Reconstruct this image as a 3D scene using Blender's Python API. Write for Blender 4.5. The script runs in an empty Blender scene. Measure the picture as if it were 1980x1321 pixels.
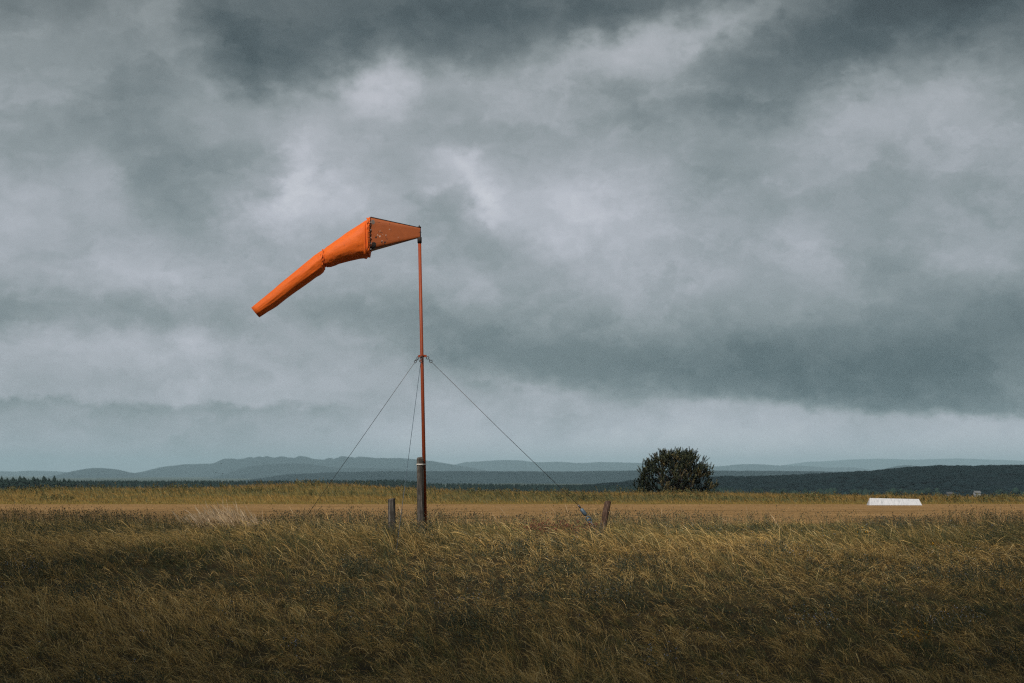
import bpy, bmesh, math, random
import numpy as np
from mathutils import Vector, Matrix

random.seed(7)
rng = np.random.default_rng(7)
scene = bpy.context.scene
COL = scene.collection
R = math.radians

# ------------------------------------------------------------------ camera
F = 3300.0            # focal length in photograph pixels (1980 wide, about 60 mm)
HZ = 915.0            # eye level row
EYE = 1.5
YP = 38.8             # distance of the windsock mast
cam_d = bpy.data.cameras.new('camera')
cam = bpy.data.objects.new('camera', cam_d)
COL.objects.link(cam)
cam.location = (0, 0, EYE)
cam.rotation_euler = (R(90), 0, 0)
cam_d.sensor_width = 36.0
cam_d.lens = 36.0 * F / 1980.0
cam_d.shift_y = (HZ - 660.5) / 1980.0
cam_d.clip_start = 0.1
cam_d.clip_end = 90000
cam_d.dof.use_dof = True
cam_d.dof.focus_distance = YP
cam_d.dof.aperture_fstop = 2.6
scene.camera = cam

def at(px, py, Y):
    return Vector(((px - 990.0) * Y / F, Y, EYE + (HZ - py) * Y / F))

# ------------------------------------------------------------------ exposure, render
scene.view_settings.view_transform = 'Standard'
scene.view_settings.look = 'None'
scene.view_settings.exposure = 1.0
scene.view_settings.gamma = 1.0
scene.view_settings.use_curve_mapping = False
scene.cycles.use_denoising = False
scene.cycles.use_adaptive_sampling = False
scene.cycles.max_bounces = 6
scene.cycles.diffuse_bounces = 3
scene.cycles.transparent_max_bounces = 16
scene.cycles.volume_bounces = 0
scene.cycles.filter_width = 1.2

# ------------------------------------------------------------------ sun
SUN_EL = R(47)
SUN_AZ = R(-26)       # measured from straight behind the camera, to its left
S = Vector((math.sin(SUN_AZ) * math.cos(SUN_EL), -math.cos(SUN_AZ) * math.cos(SUN_EL), math.sin(SUN_EL)))
sun_d = bpy.data.lights.new('sun', 'SUN')
sun_d.energy = 2.2
sun_d.angle = R(2.5)
sun_d.color = (1.0, 0.93, 0.83)
sun = bpy.data.objects.new('sun', sun_d)
COL.objects.link(sun)
sun.rotation_euler = S.to_track_quat('Z', 'Y').to_euler()

# ------------------------------------------------------------------ world: heavy cloud cover over a daylight sky
world = bpy.data.worlds.new('World')
scene.world = world
world.use_nodes = True
wn = world.node_tree
wn.nodes.clear()

class NB:
    """small helper that wires node trees"""
    def __init__(s, tree): s.t = tree
    def n(s, typ, ins=None, **kw):
        nd = s.t.nodes.new(typ)
        for k, v in kw.items(): setattr(nd, k, v)
        for k, v in (ins or {}).items():
            if hasattr(v, 'is_output') or isinstance(v, bpy.types.NodeSocket): s.t.links.new(v, nd.inputs[k])
            else: nd.inputs[k].default_value = v
        return nd
    def m(s, op, a, b=0.0, c=0.0, clamp=False):
        nd = s.n('ShaderNodeMath', {0: a, 1: b, 2: c}, operation=op); nd.use_clamp = clamp
        return nd.outputs[0]
    def v(s, op, a, b=(0, 0, 0)):
        nd = s.n('ShaderNodeVectorMath', {0: a, 1: b}, operation=op)
        return nd.outputs['Value'] if op in ('DOT_PRODUCT', 'LENGTH') else nd.outputs[0]
    def noise(s, vec, scale, detail=6, rough=0.55, dist=0.0):
        return s.n('ShaderNodeTexNoise', {'Vector': vec, 'Scale': scale, 'Detail': detail, 'Roughness': rough, 'Distortion': dist})
    def ramp(s, fac, stops, interp='LINEAR'):
        nd = s.n('ShaderNodeValToRGB', {'Fac': fac}); cr = nd.color_ramp; cr.interpolation = interp
        while len(cr.elements) > 1: cr.elements.remove(cr.elements[-1])
        cr.elements[0].position = stops[0][0]; c = stops[0][1]; cr.elements[0].color = c if len(c) == 4 else (*c, 1)
        for p, c in stops[1:]:
            e = cr.elements.new(p); e.color = c if len(c) == 4 else (*c, 1)
        return nd.outputs[0]
    def maprange(s, x, a, b, c=0.0, d=1.0, smooth=True):
        nd = s.n('ShaderNodeMapRange', {0: x, 1: a, 2: b, 3: c, 4: d}); nd.interpolation_type = 'SMOOTHSTEP' if smooth else 'LINEAR'
        return nd.outputs[0]
    def mix(s, fac, a, b, blend='MIX'):
        nd = s.n('ShaderNodeMix', data_type='RGBA', blend_type=blend)
        for i, v in ((0, fac), (6, a), (7, b)):
            if isinstance(v, bpy.types.NodeSocket): s.t.links.new(v, nd.inputs[i])
            else: nd.inputs[i].default_value = v if i == 0 or len(v) == 4 else (*v, 1)
        return nd.outputs[2]

def lin(r, g, b):
    def f(c):
        c /= 255.0
        return c / 12.92 if c <= 0.04045 else ((c + 0.055) / 1.055) ** 2.4
    return (f(r), f(g), f(b))

def build_world():
    b = NB(wn)
    tc = b.n('ShaderNodeTexCoord')
    d = tc.outputs['Generated']
    sp = b.n('ShaderNodeSeparateXYZ', {0: d})
    az = b.m('ARCTAN2', sp.outputs[0], sp.outputs[1])
    el = b.m('ARCSINE', sp.outputs[2])
    # cloud coordinates in units of 1.74 degrees
    P = b.n('ShaderNodeCombineXYZ', {0: b.m('MULTIPLY', az, 33.0), 1: b.m('MULTIPLY', el, 33.0)}).outputs[0]
    D = b.v('MULTIPLY', d, (33.0, 33.0, 46.0))
    # wind-sheared domain warping
    w1 = b.v('SUBTRACT', b.noise(b.v('ADD', D, (3.1, 9.2, 4.4)), 0.33, 4, 0.55).outputs['Color'], (0.5, 0.5, 0.5))
    w2 = b.v('SUBTRACT', b.noise(b.v('ADD', D, (13.1, 2.2, 7.4)), 1.2, 7, 0.6).outputs['Color'], (0.5, 0.5, 0.5))
    W = b.v('ADD', b.v('MULTIPLY', w1, (1.3, .8, 0)), b.v('MULTIPLY', w2, (1.35, 1.0, 0)))
    Q = b.v('ADD', P, W)
    Q = b.v('MULTIPLY', Q, (1, 1, 0))
    sq = b.n('ShaderNodeSeparateXYZ', {0: Q})
    # brightness by elevation
    base = b.ramp(b.m('DIVIDE', sq.outputs[1], 52.0, clamp=True), [
        (0.000, (.77,) * 3), (0.012, (.75,) * 3), (0.020, (.71,) * 3), (0.028, (.61,) * 3), (0.036, (.575,) * 3), (0.060, (.575,) * 3),
        (0.095, (.60,) * 3), (0.120, (.57,) * 3), (0.140, (.525,) * 3), (0.160, (.485,) * 3), (0.19, (.45,) * 3), (0.5, (.43,) * 3), (1, (.45,) * 3)])
    v = b.n('ShaderNodeSeparateColor', {0: base}).outputs[0]
    blobs = [  # column, row, half sizes, turn, strength
        (470, 110, 70, 110, 12, -.05), (600, 110, 190, 70, 10, -.055), (920, 75, 300, 70, 8, -.065), (1180, 45, 140, 50, 20, -.05), (700, 20, 500, 50, 0, -.02),
        (350, 130, 50, 120, 20, .05), (170, 190, 130, 120, 0, .00), (40, 30, 150, 60, 0, -.03),
        (718, 185, 42, 46, 45, .17), (650, 215, 150, 40, 8, .08), (870, 170, 70, 26, 0, .07), (460, 240, 90, 40, 10, .06), (1000, 200, 200, 40, 10, .03),
        (1150, 112, 90, 30, 15, .16), (1290, 105, 110, 30, 22, .11), (1430, 70, 90, 26, 30, .10), (1160, 185, 80, 26, -15, -.05),
        (1640, 50, 350, 90, 0, -.06), (1540, 160, 190, 60, 20, -.08), (1960, 10, 200, 110, 0, -.09), (1760, 200, 130, 60, 20, .055), (1900, 160, 90, 60, 0, .03),
        (1700, 300, 260, 80, 0, .015), (1400, 330, 60, 30, -10, -.05), (1700, 340, 45, 50, 0, -.04), (1880, 420, 150, 80, 0, -.03),
        (90, 420, 130, 80, 0, .06), (195, 350, 30, 40, 20, .05), (40, 300, 90, 60, 0, -.02), (300, 530, 160, 40, 8, .05), (230, 545, 120, 26, 0, .03),
        (320, 320, 120, 60, 0, -.03), (430, 440, 130, 70, -35, -.05),
        (560, 340, 22, 60, -30, .10), (600, 400, 110, 32, 8, .12), (680, 320, 160, 60, 0, .03),
        (890, 325, 45, 18, 10, .12), (945, 375, 22, 40, 35, .12), (1010, 400, 110, 60, -20, .10), (860, 400, 90, 60, 0, -.03), (1180, 420, 110, 60, -30, .07), (1280, 310, 140, 50, -15, .05),
        (760, 560, 180, 60, 10, -.02), (560, 570, 150, 40, 20, .03),
        (330, 628, 330, 28, 2, -.05), (120, 600, 200, 34, 0, -.03), (110, 690, 200, 40, 0, .07), (370, 650, 26, 26, 0, .07), (255, 665, 26, 30, 0, .04), (620, 660, 110, 26, -30, .05), (560, 745, 260, 22, 5, .05),
        (1060, 755, 110, 20, 0, .06), (1400, 858, 600, 30, 0, .03),
        (950, 675, 190, 40, -15, -.06), (1250, 705, 280, 48, -8, -.08), (1600, 700, 260, 50, -6, -.05), (1880, 660, 160, 40, 0, -.05),
        (1600, 540, 110, 40, -35, .05), (1830, 520, 60, 60, -40, .05), (1900, 590, 120, 30, -20, -.04), (1440, 560, 150, 40, -30, .03), (1180, 560, 200, 30, -35, .03), (930, 600, 40, 60, 0, .03)]
    for px, py, sx, sy, rot, amp in blobs:
        mp = b.n('ShaderNodeMapping', {'Vector': Q, 'Location': ((px - 990) / 100, (HZ - py) / 100, 0), 'Rotation': (0, 0, R(rot)),
                                        'Scale': (sx / 72, sy / 72, 1)}, vector_type='TEXTURE').outputs[0]
        g = b.m('POWER', 2.71828, b.m('MULTIPLY', b.v('DOT_PRODUCT', mp, mp), -1.0))
        v = b.m('MULTIPLY_ADD', g, amp * 1.25, v)
    # cloud texture carried through the whole dome
    n1 = b.noise(b.v('ADD', D, b.v('MULTIPLY', w2, (2.2, 2.2, 2.2))), 0.27, 9, 0.56).outputs['Fac']
    n2 = b.noise(b.v('ADD', D, b.v('MULTIPLY', w1, (3, 3, 3))), 0.95, 9, 0.58).outputs['Fac']
    v = b.m('MULTIPLY_ADD', b.m('SUBTRACT', n1, 0.5), 0.13, v)
    v = b.m('MULTIPLY_ADD', b.m('SUBTRACT', n2, 0.5), 0.075, v)
    # torn cloud sheets, each with a defined edge and a lit fringe
    for k, (sc, amp, dr) in enumerate([(.19, .040, -.30), (.36, .030, .25), (.75, .016, -.1)]):
        q = b.v('ADD', b.v('MULTIPLY', D, (1.0, 1.0, 1.35)), b.v('MULTIPLY', w2, (1.5, 1.5, 1.5)))
        q = b.v('ADD', q, b.n('ShaderNodeCombineXYZ', {0: b.m('MULTIPLY', sp.outputs[2], 33 * dr), 1: 7.7 * k + 2.0, 2: 3.3 * k}).outputs[0])
        n = b.noise(q, sc, 7, .52).outputs['Fac']
        v = b.m('MULTIPLY_ADD', b.m('SUBTRACT', b.maprange(n, .43, .585), .5), amp, v)
        fr = b.m('POWER', 2.71828, b.m('MULTIPLY', b.m('POWER', b.m('DIVIDE', b.m('SUBTRACT', n, .555), .03), 2.0), -1.0))
        v = b.m('MULTIPLY_ADD', fr, amp * .32, v)
    # ragged lower rim of the far rain cloud, brighter strip below it
    w3 = b.v('SUBTRACT', b.noise(b.v('ADD', D, (1.1, 22.2, 3.4)), 2.1, 8, .62).outputs['Color'], (.5, .5, .5))
    e = b.n('ShaderNodeSeparateXYZ', {0: b.v('ADD', b.v('ADD', P, b.v('MULTIPLY', w1, (1.2, .5, 0))), b.v('MULTIPLY', w3, (.5, .55, 0)))})
    rim = b.m('SUBTRACT', e.outputs[1], b.m('MULTIPLY_ADD', e.outputs[0], -.062, 1.52))
    bank = b.m('MULTIPLY', b.maprange(rim, -.10, .22), b.m('POWER', 2.71828, b.m('MULTIPLY', b.m('MAXIMUM', rim, 0.0), -.62)))
    bank = b.m('MULTIPLY', bank, b.maprange(e.outputs[0], -2.5, 9.5, .0, 1.0))
    v = b.m('MULTIPLY_ADD', bank, -.26, v)
    # lower cloud bank at the left with a billowing top
    rim2 = b.m('SUBTRACT', e.outputs[1], b.m('MULTIPLY_ADD', e.outputs[0], -.02, 1.20))
    lb = b.m('MULTIPLY', b.maprange(rim2, .12, -.12), b.maprange(e.outputs[0], -1.0, -4.5))
    v = b.m('MULTIPLY_ADD', lb, -.15, v)
    # torn bright fringes
    rg = b.m('SUBTRACT', 1.0, b.m('ABSOLUTE', b.m('MULTIPLY_ADD', b.noise(b.v('ADD', D, b.v('MULTIPLY', w2, (3.5, 3.5, 3.5))), .42, 7, .6).outputs['Fac'], 2.0, -1.0)))
    v = b.m('MULTIPLY_ADD', b.m('MULTIPLY', b.maprange(rg, .80, 1.0), b.maprange(n1, .46, .62)), .022, v)
    col = b.ramp(v, [(0.0, lin(20, 28, 32)), (.25, lin(54, 68, 73)), (.33, lin(72, 88, 93)), (.45, lin(108, 121, 125)), (.55, lin(138, 148, 152)), (.64, lin(164, 170, 177)),
                     (.74, lin(186, 190, 199)), (1, lin(230, 232, 238))])
    col2 = b.ramp(v, [(0.0, lin(24, 28, 30)), (.25, lin(58, 67, 70)), (.33, lin(77, 87, 90)), (.45, lin(111, 119, 121)), (.55, lin(140, 147, 149)), (.64, lin(165, 170, 174)),
                      (.74, lin(188, 190, 196)), (1, lin(230, 232, 236))])
    col = b.mix(b.maprange(sq.outputs[1], 4.0, 10.0), col, col2)
    sky = b.n('ShaderNodeTexSky', sky_type='NISHITA', sun_disc=False)
    sky.sun_elevation = SUN_EL
    sky.sun_rotation = math.pi - SUN_AZ
    sky.dust_density = 3
    bg1 = b.n('ShaderNodeBackground', {'Color': sky.outputs[0], 'Strength': 0.05})
    bg2 = b.n('ShaderNodeBackground', {'Color': col, 'Strength': 0.5})
    mx = b.n('ShaderNodeMixShader', {0: 0.97, 1: bg1.outputs[0], 2: bg2.outputs[0]})
    out = b.n('ShaderNodeOutputWorld', {'Surface': mx.outputs[0]})
build_world()

# ------------------------------------------------------------------ numeric noise
_perm = rng.random((256, 256))
def vnoise(x, y):
    x = np.asarray(x, float); y = np.asarray(y, float)
    xi = np.floor(x).astype(int); yi = np.floor(y).astype(int)
    fx = x - xi; fy = y - yi
    fx = fx * fx * (3 - 2 * fx); fy = fy * fy * (3 - 2 * fy)
    a = _perm[xi % 256, yi % 256]; b = _perm[(xi + 1) % 256, yi % 256]
    c = _perm[xi % 256, (yi + 1) % 256]; d = _perm[(xi + 1) % 256, (yi + 1) % 256]
    return (a * (1 - fx) + b * fx) * (1 - fy) + (c * (1 - fx) + d * fx) * fy
def fbm(x, y, o=4):
    s = 0; a = .5; t = 0
    for i in range(o):
        s = s + a * vnoise(x * 2 ** i + 17.3 * i, y * 2 ** i + 9.1 * i); t += a; a *= .5
    return s / t
def sstep(a, b, x):
    t = np.clip((np.asarray(x, float) - a) / (b - a), 0, 1)
    return t * t * (3 - 2 * t)

# ------------------------------------------------------------------ object helpers
def link(o, parent=None):
    COL.objects.link(o)
    if parent is not None: o.parent = parent
    return o
def tag(o, label=None, cat=None, group=None, kind=None):
    if label: o['label'] = label
    if cat: o['category'] = cat
    if group: o['group'] = group
    if kind: o['kind'] = kind
    return o
def empty(name, loc=(0, 0, 0)):
    o = bpy.data.objects.new(name, None); o.location = loc; o.empty_display_size = .3
    return link(o)
def np_mesh(name, V, faces, mat, parent=None, smooth=False, tint=None):
    """faces: list of (k x n) index arrays"""
    me = bpy.data.meshes.new(name)
    V = np.asarray(V, np.float32)
    me.vertices.add(len(V)); me.vertices.foreach_set('co', V.ravel())
    loops = []; starts = []; tot = 0; totals = []
    for f in faces:
        f = np.asarray(f, np.int32)
        if not len(f): continue
        n, k = f.shape
        starts.append(tot + np.arange(n, dtype=np.int32) * k); totals.append(np.full(n, k, np.int32)); loops.append(f.ravel()); tot += n * k
    loops = np.concatenate(loops); starts = np.concatenate(starts)
    me.loops.add(len(loops)); me.loops.foreach_set('vertex_index', loops)
    me.polygons.add(len(starts)); me.polygons.foreach_set('loop_start', starts)
    if smooth: me.polygons.foreach_set('use_smooth', np.ones(len(starts), bool))
    if tint is not None:
        at_ = me.attributes.new('tint', 'FLOAT_COLOR', 'POINT')
        c = np.ones((len(V), 4), np.float32); c[:, :3] = tint
        at_.data.foreach_set('color', c.ravel())
    me.update(calc_edges=True)
    me.materials.append(mat)
    return link(bpy.data.objects.new(name, me), parent)
def bm_obj(name, bm, mat, parent=None, smooth=True):
    me = bpy.data.meshes.new(name)
    bmesh.ops.recalc_face_normals(bm, faces=bm.faces)
    bm.to_mesh(me); bm.free()
    if smooth:
        for p in me.polygons: p.use_smooth = True
    me.materials.append(mat)
    return link(bpy.data.objects.new(name, me), parent)
def rings(bm, rs, cap0=True, cap1=True):
    vs = [[bm.verts.new(p) for p in r] for r in rs]
    n = len(vs[0])
    for a, b in zip(vs[:-1], vs[1:]):
        for i in range(n): bm.faces.new((a[i], a[(i + 1) % n], b[(i + 1) % n], b[i]))
    if cap0: bm.faces.new(vs[0][::-1])
    if cap1: bm.faces.new(vs[-1])
def tube(bm, pts, rad, n=10):
    pts = [Vector(p) for p in pts]; rs = []
    if not hasattr(rad, '__len__'): rad = [rad] * len(pts)
    t0 = (pts[1] - pts[0]).normalized()
    u = t0.orthogonal().normalized()
    for i, p in enumerate(pts):
        t = (pts[min(i + 1, len(pts) - 1)] - pts[max(i - 1, 0)]).normalized()
        u = (u - t * u.dot(t)).normalized(); w = t.cross(u)
        rs.append([p + (u * math.cos(2 * math.pi * k / n) + w * math.sin(2 * math.pi * k / n)) * rad[i] for k in range(n)])
    rings(bm, rs)
def box(bm, lo, hi):
    r = bmesh.ops.create_cube(bm, size=1)
    for v in r['verts']:
        for i in range(3): v.co[i] = lo[i] + (v.co[i] + .5) * (hi[i] - lo[i])
    return r['verts']
def torus(bm, c, axis, R0, r0, n=14, k=6):
    axis = Vector(axis).normalized(); u = axis.orthogonal().normalized(); w = axis.cross(u); c = Vector(c)
    vs = []
    for i in range(n):
        a = 2 * math.pi * i / n; e = u * math.cos(a) + w * math.sin(a)
        vs.append([bm.verts.new(c + e * (R0 + r0 * math.cos(2 * math.pi * j / k)) + axis * r0 * math.sin(2 * math.pi * j / k)) for j in range(k)])
    for i in range(n):
        for j in range(k): bm.faces.new((vs[i][j], vs[(i + 1) % n][j], vs[(i + 1) % n][(j + 1) % k], vs[i][(j + 1) % k]))

# ------------------------------------------------------------------ materials
def mat_new(name):
    m = bpy.data.materials.new(name); m.use_nodes = True; m.node_tree.nodes.clear()
    return m, NB(m.node_tree)
def finish(b, shader): b.n('ShaderNodeOutputMaterial', {'Surface': shader})
def principled(b, col, rough=.8, metal=0.0, spec=.3, normal=None, **kw):
    ins = {'Base Color': col if isinstance(col, bpy.types.NodeSocket) else (*col, 1), 'Roughness': rough, 'Metallic': metal, 'Specular IOR Level': spec}
    if normal is not None: ins['Normal'] = normal
    ins.update(kw)
    return b.n('ShaderNodeBsdfPrincipled', ins).outputs[0]
def simple(name, col, rough=.7, metal=0.0, var=.25, scale=8.0, spec=.3, bump=0.0):
    m, b = mat_new(name)
    tc = b.n('ShaderNodeTexCoord').outputs['Object']
    n = b.noise(tc, scale, 6, .6).outputs['Fac']
    c = b.mix(n, tuple(x * (1 - var) for x in col), tuple(min(1, x * (1 + var)) for x in col))
    nm = b.n('ShaderNodeBump', {'Height': n, 'Strength': bump, 'Distance': .01}).outputs[0] if bump else None
    finish(b, principled(b, c, rough, metal, spec, nm))
    return m
def grass_mat(name, trans=.35, rough=.75, spec=.15):
    m, b = mat_new(name)
    c = b.n('ShaderNodeAttribute', attribute_name='tint').outputs['Color']
    p = principled(b, c, rough, 0, spec)
    t = b.n('ShaderNodeBsdfTranslucent', {'Color': c}).outputs[0]
    finish(b, b.n('ShaderNodeMixShader', {0: trans, 1: p, 2: t}).outputs[0])
    return m
def terrain_mat(name, stops, scale, bump=.0, bscale=None, detail=8):
    m, b = mat_new(name)
    g = b.n('ShaderNodeNewGeometry').outputs['Position']
    n = b.noise(g, scale, detail, .62).outputs['Fac']
    c = b.ramp(n, stops)
    nm = None
    if bump:
        h = b.noise(g, bscale or scale * 4, 8, .65).outputs['Fac']
        nm = b.n('ShaderNodeBump', {'Height': h, 'Strength': 1.0, 'Distance': bump}).outputs[0]
    finish(b, principled(b, c, .95, 0, .05, nm))
    return m

M_GRASS = grass_mat('dry_grass_blades')
M_WEED = grass_mat('weed_leaves', .25)
M_NEEDLE = grass_mat('pine_needles', .1, .6, .2)

# ------------------------------------------------------------------ ground
crest_px = [-900, -300, 0, 140, 250, 400, 500, 560, 620, 700, 780, 840, 950, 1100, 1350, 1600, 1800, 1980, 2300, 2900]
crest_py = [941, 943, 942, 938, 938.5, 938, 933.5, 931, 929.5, 932.5, 938, 941, 945, 946, 947.5, 950, 954.5, 957, 957, 955]
YC = 116.0
BANK_GRASS = .34
def ground_z(x, y):
    x = np.asarray(x, float); y = np.asarray(y, float)
    px = 990 + x * F / YC
    zc = EYE - (np.interp(px, crest_px, crest_py) - HZ) * YC / F - BANK_GRASS
    z = (fbm(x * .11 + 40, y * .11 + 40, 3) - .5) * .22 * sstep(6, 14, y) * (1 - sstep(42, 48, y))
    z = z - np.interp(y, [-20, 6, 18, 22, 30, 34.5, 37.5, 40], [0, .1, 1.35, 1.24, .62, .24, .05, 0])
    z = z + zc * sstep(82, YC, y)
    fall = np.interp(y, [0, YC, 150, 300, 700, 1100, 1600, 3000, 60000], [0, 0, -1.2, -4.5, -11, -17, -20, -22, -22])
    z = z + fall + (fbm(x * .02, y * .02, 3) - .5) * 2.5 * sstep(150, 320, y)
    return z
def build_ground():
    ys = np.concatenate([[-3000, -800, -200, -60, -20], np.arange(-5, 50, .6), np.arange(50, 130, 1.6), np.geomspace(131, 26000, 70)])
    t = np.linspace(-1, 1, 161)
    half = np.where(ys < 130, 60 + np.abs(ys) * .35, 60 + ys * 0.95)
    half[:4] = [3000, 900, 300, 140]
    X = half[:, None] * (np.sign(t) * np.abs(t) ** 1.4)[None, :]
    Y = np.repeat(ys[:, None], 161, 1)
    Z = ground_z(X, Y)
    V = np.stack([X, Y, Z], -1).reshape(-1, 3)
    n = 161; r = len(ys)
    i = (np.arange(r - 1)[:, None] * n + np.arange(n - 1)[None, :]).ravel()
    m, b = mat_new('field_soil')
    g = b.n('ShaderNodeNewGeometry').outputs['Position']
    sp = b.n('ShaderNodeSeparateXYZ', {0: g})
    n1 = b.noise(g, .9, 8, .65).outputs['Fac']; n2 = b.noise(g, .12, 5, .6).outputs['Fac']
    soil = b.ramp(n1, [(.3, (.030, .024, .014)), (.55, (.062, .047, .024)), (.75, (.10, .075, .035))])
    bank = b.ramp(n1, [(.3, (.07, .055, .018)), (.5, (.15, .105, .03)), (.72, (.21, .15, .045))])
    far = b.ramp(n2, [(.35, (.020, .030, .018)), (.65, (.045, .05, .025))])
    wob = b.m('MULTIPLY', b.m('SUBTRACT', n2, .5), 14.0)
    yy = b.m('ADD', sp.outputs[1], wob)
    c = b.mix(b.maprange(yy, 62, 66), soil, bank)
    c = b.mix(b.maprange(yy, 150, 190), c, far)
    nm = b.n('ShaderNodeBump', {'Height': b.noise(g, 9, 8, .7).outputs['Fac'], 'Strength': .8, 'Distance': .05}).outputs[0]
    finish(b, principled(b, c, .95, 0, .05, nm))
    o = np_mesh('ground', V, [np.stack([i, i + 1, i + n + 1, i + n], 1)], m, smooth=True)
    tag(o, 'grassy field ground running out to a wide valley', 'ground', kind='structure')
build_ground()

def strip_edge(x): return 48.5 + 2.5 * (fbm(np.asarray(x) * .12 + 5, 3.3 + 0 * np.asarray(x), 3) - .5) * 2 + 3.2 * sstep(-8, -16, x)
def build_strip():
    xs = np.linspace(-75, 75, 301); t = np.linspace(0, 1, 41)
    y0 = 45.5 + 0 * xs; y1 = 81 + 1.5 * (fbm(xs * .2, 8 + 0 * xs, 3) - .5)
    X = np.repeat(xs[:, None], 41, 1); Y = y0[:, None] + (y1 - y0)[:, None] * t[None]
    Z = ground_z(X, Y) + .006 + .05 * (fbm(X * .8, Y * .25, 3) - .5) * sstep(0, .1, t)[None] * sstep(1, .93, t)[None] + .02 * sstep(0, .1, t)[None]
    i = (np.arange(300)[:, None] * 41 + np.arange(40)[None]).ravel()
    m, b = mat_new('mown_dry_turf')
    g = b.n('ShaderNodeNewGeometry').outputs['Position']
    st = b.v('MULTIPLY', g, (.22, 1.3, 1))
    n1 = b.noise(st, .9, 8, .65).outputs['Fac']; n2 = b.noise(g, 5, 6, .7).outputs['Fac']
    f = b.m('ADD', b.m('MULTIPLY', n1, .65), b.m('MULTIPLY', n2, .35))
    sy = b.m('ADD', b.n('ShaderNodeSeparateXYZ', {0: g}).outputs[1], b.m('MULTIPLY', b.noise(b.v('MULTIPLY', g, (1, .2, 1)), .06, 2).outputs['Fac'], 5.0))
    for y_, wd in ((57.2, .35), (59.0, .35), (68.0, .5), (70.3, .5)):
        tr = b.m('POWER', 2.71828, b.m('MULTIPLY', b.m('POWER', b.m('DIVIDE', b.m('SUBTRACT', sy, y_), wd), 2.0), -1.0))
        f = b.m('MULTIPLY_ADD', b.m('MULTIPLY', tr, n2), -.16, f)
    c = b.ramp(f, [(.3, (.09, .055, .022)), (.45, (.19, .115, .048)), (.58, (.27, .165, .072)), (.72, (.37, .245, .125))])
    nm = b.n('ShaderNodeBump', {'Height': n2, 'Strength': .9, 'Distance': .06}).outputs[0]
    finish(b, principled(b, c, .95, 0, .05, nm))
    o = np_mesh('mown_airstrip', np.stack([X, Y, Z], -1).reshape(-1, 3), [np.stack([i, i + 41, i + 42, i + 1], 1)], m, smooth=True)
    tag(o, 'mown tan airstrip of dry turf crossing the field', 'airstrip', kind='structure')
build_strip()

# ------------------------------------------------------------------ distant hills
def hill_mat(name, c1, c2, scale):
    return terrain_mat(name, [(.35, c1), (.65, c2)], scale, bump=0)
def ridge(name, D, depth, pts, base, mat, label, rough=1.0, bumps=0.0, bscale=1.0, fade=True, ext=1500, jag=None):
    pxs = np.array([p[0] for p in pts], float); pys = np.array([p[1] for p in pts], float)
    g = np.arange(pxs[0] - (ext if fade else 0), pxs[-1] + (ext if fade else 0) + 1, 4.0)
    top = np.interp(g, pxs, pys)
    # smooth the traced crest
    k = np.hanning(9); k /= k.sum()
    top = np.convolve(np.pad(top, 4, 'edge'), k, 'valid')
    if jag: top = top - 4.5 * np.clip(fbm(g * .11, 0 * g + 6.1, 3) - .42, 0, 1) * 3 * sstep(jag[0], jag[0] + 20, g) * sstep(jag[1], jag[1] - 60, g)
    out = np.maximum(0, np.maximum(pxs[0] - g, g - pxs[-1]))
    zt = EYE - (top - HZ) * D / F
    zt = zt + (fbm(g * .006 + D, 0 * g + 2.2, 3) - .5) * (zt - base) * .8 * sstep(0, 200, out)
    x = (g - 990) * D / F
    s = np.linspace(-1, 1.3, 25)
    prof = np.cos(np.clip(s, -1, 1.3) * math.pi / 2 * (1 / np.where(s < 0, 1, 1.3))) ** 1.1
    X = np.repeat(x[:, None], 25, 1)
    wander = (fbm(g * .01 + 3, 0 * g + D, 3) - .5)[:, None] * depth * .7
    Y = D + s[None] * depth + wander * (1 - np.abs(s) / 1.3)[None] * .0 + 0 * X
    u = X / depth; w = Y / depth
    spur = (fbm(u * 2.2 + D, w * 2.2, 4) - .5)
    pz = np.clip(prof[None] + spur * .55 * rough * (1 - prof[None]) * np.sqrt(prof[None] + 1e-3) * 2, 0, 1)
    Z = base + (zt[:, None] - base) * pz
    Z = Z + bumps * (fbm(X / bscale, Y / bscale, 3) - .5) * prof[None]
    Z[:, 0] = base - 3; Z[:, -1] = base - 3
    n = 25; i = (np.arange(len(g) - 1)[:, None] * n + np.arange(n - 1)[None]).ravel()
    o = np_mesh(name, np.stack([X, Y, Z], -1).reshape(-1, 3), [np.stack([i, i + n, i + n + 1, i + 1], 1)], mat, smooth=True)
    tag(o, label, 'hill', kind='structure')
    return o
MH = hill_mat('hill_forest', (.007, .018, .024), (.014, .029, .034), .004)
MHn = hill_mat('near_hill_forest', (.003, .008, .011), (.006, .013, .016), .03)
ridge('hill', 22000, 1500, [(1400, 915), (1500, 902), (1560, 893), (1590, 892), (1640, 889), (1700, 887), (1760, 889), (1850, 886.5), (1920, 889), (1980, 891), (2300, 892), (2700, 905)], -22, MH, 'faintest pale hill ridge at far right', bumps=6, bscale=200, fade=False)
ridge('hill', 14000, 900, [(0, 911), (30, 913), (60, 910), (110, 912), (140, 916), (190, 924)], -22, MH, 'pale low hill at far left edge', bumps=5, bscale=90, ext=500)
ridge('hill', 14500, 1000, [(820, 903), (880, 899), (900, 893.5), (960, 890), (1000, 890), (1040, 894), (1080, 893), (1120, 896), (1160, 893.5), (1228, 895), (1300, 899), (1370, 902), (1400, 901), (1430, 898), (1460, 897), (1500, 900), (1560, 901), (1600, 905), (1640, 903), (1700, 911)], -22, MH, 'pale rolling hill range behind the pine bush', bumps=6, bscale=100, ext=100)
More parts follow.
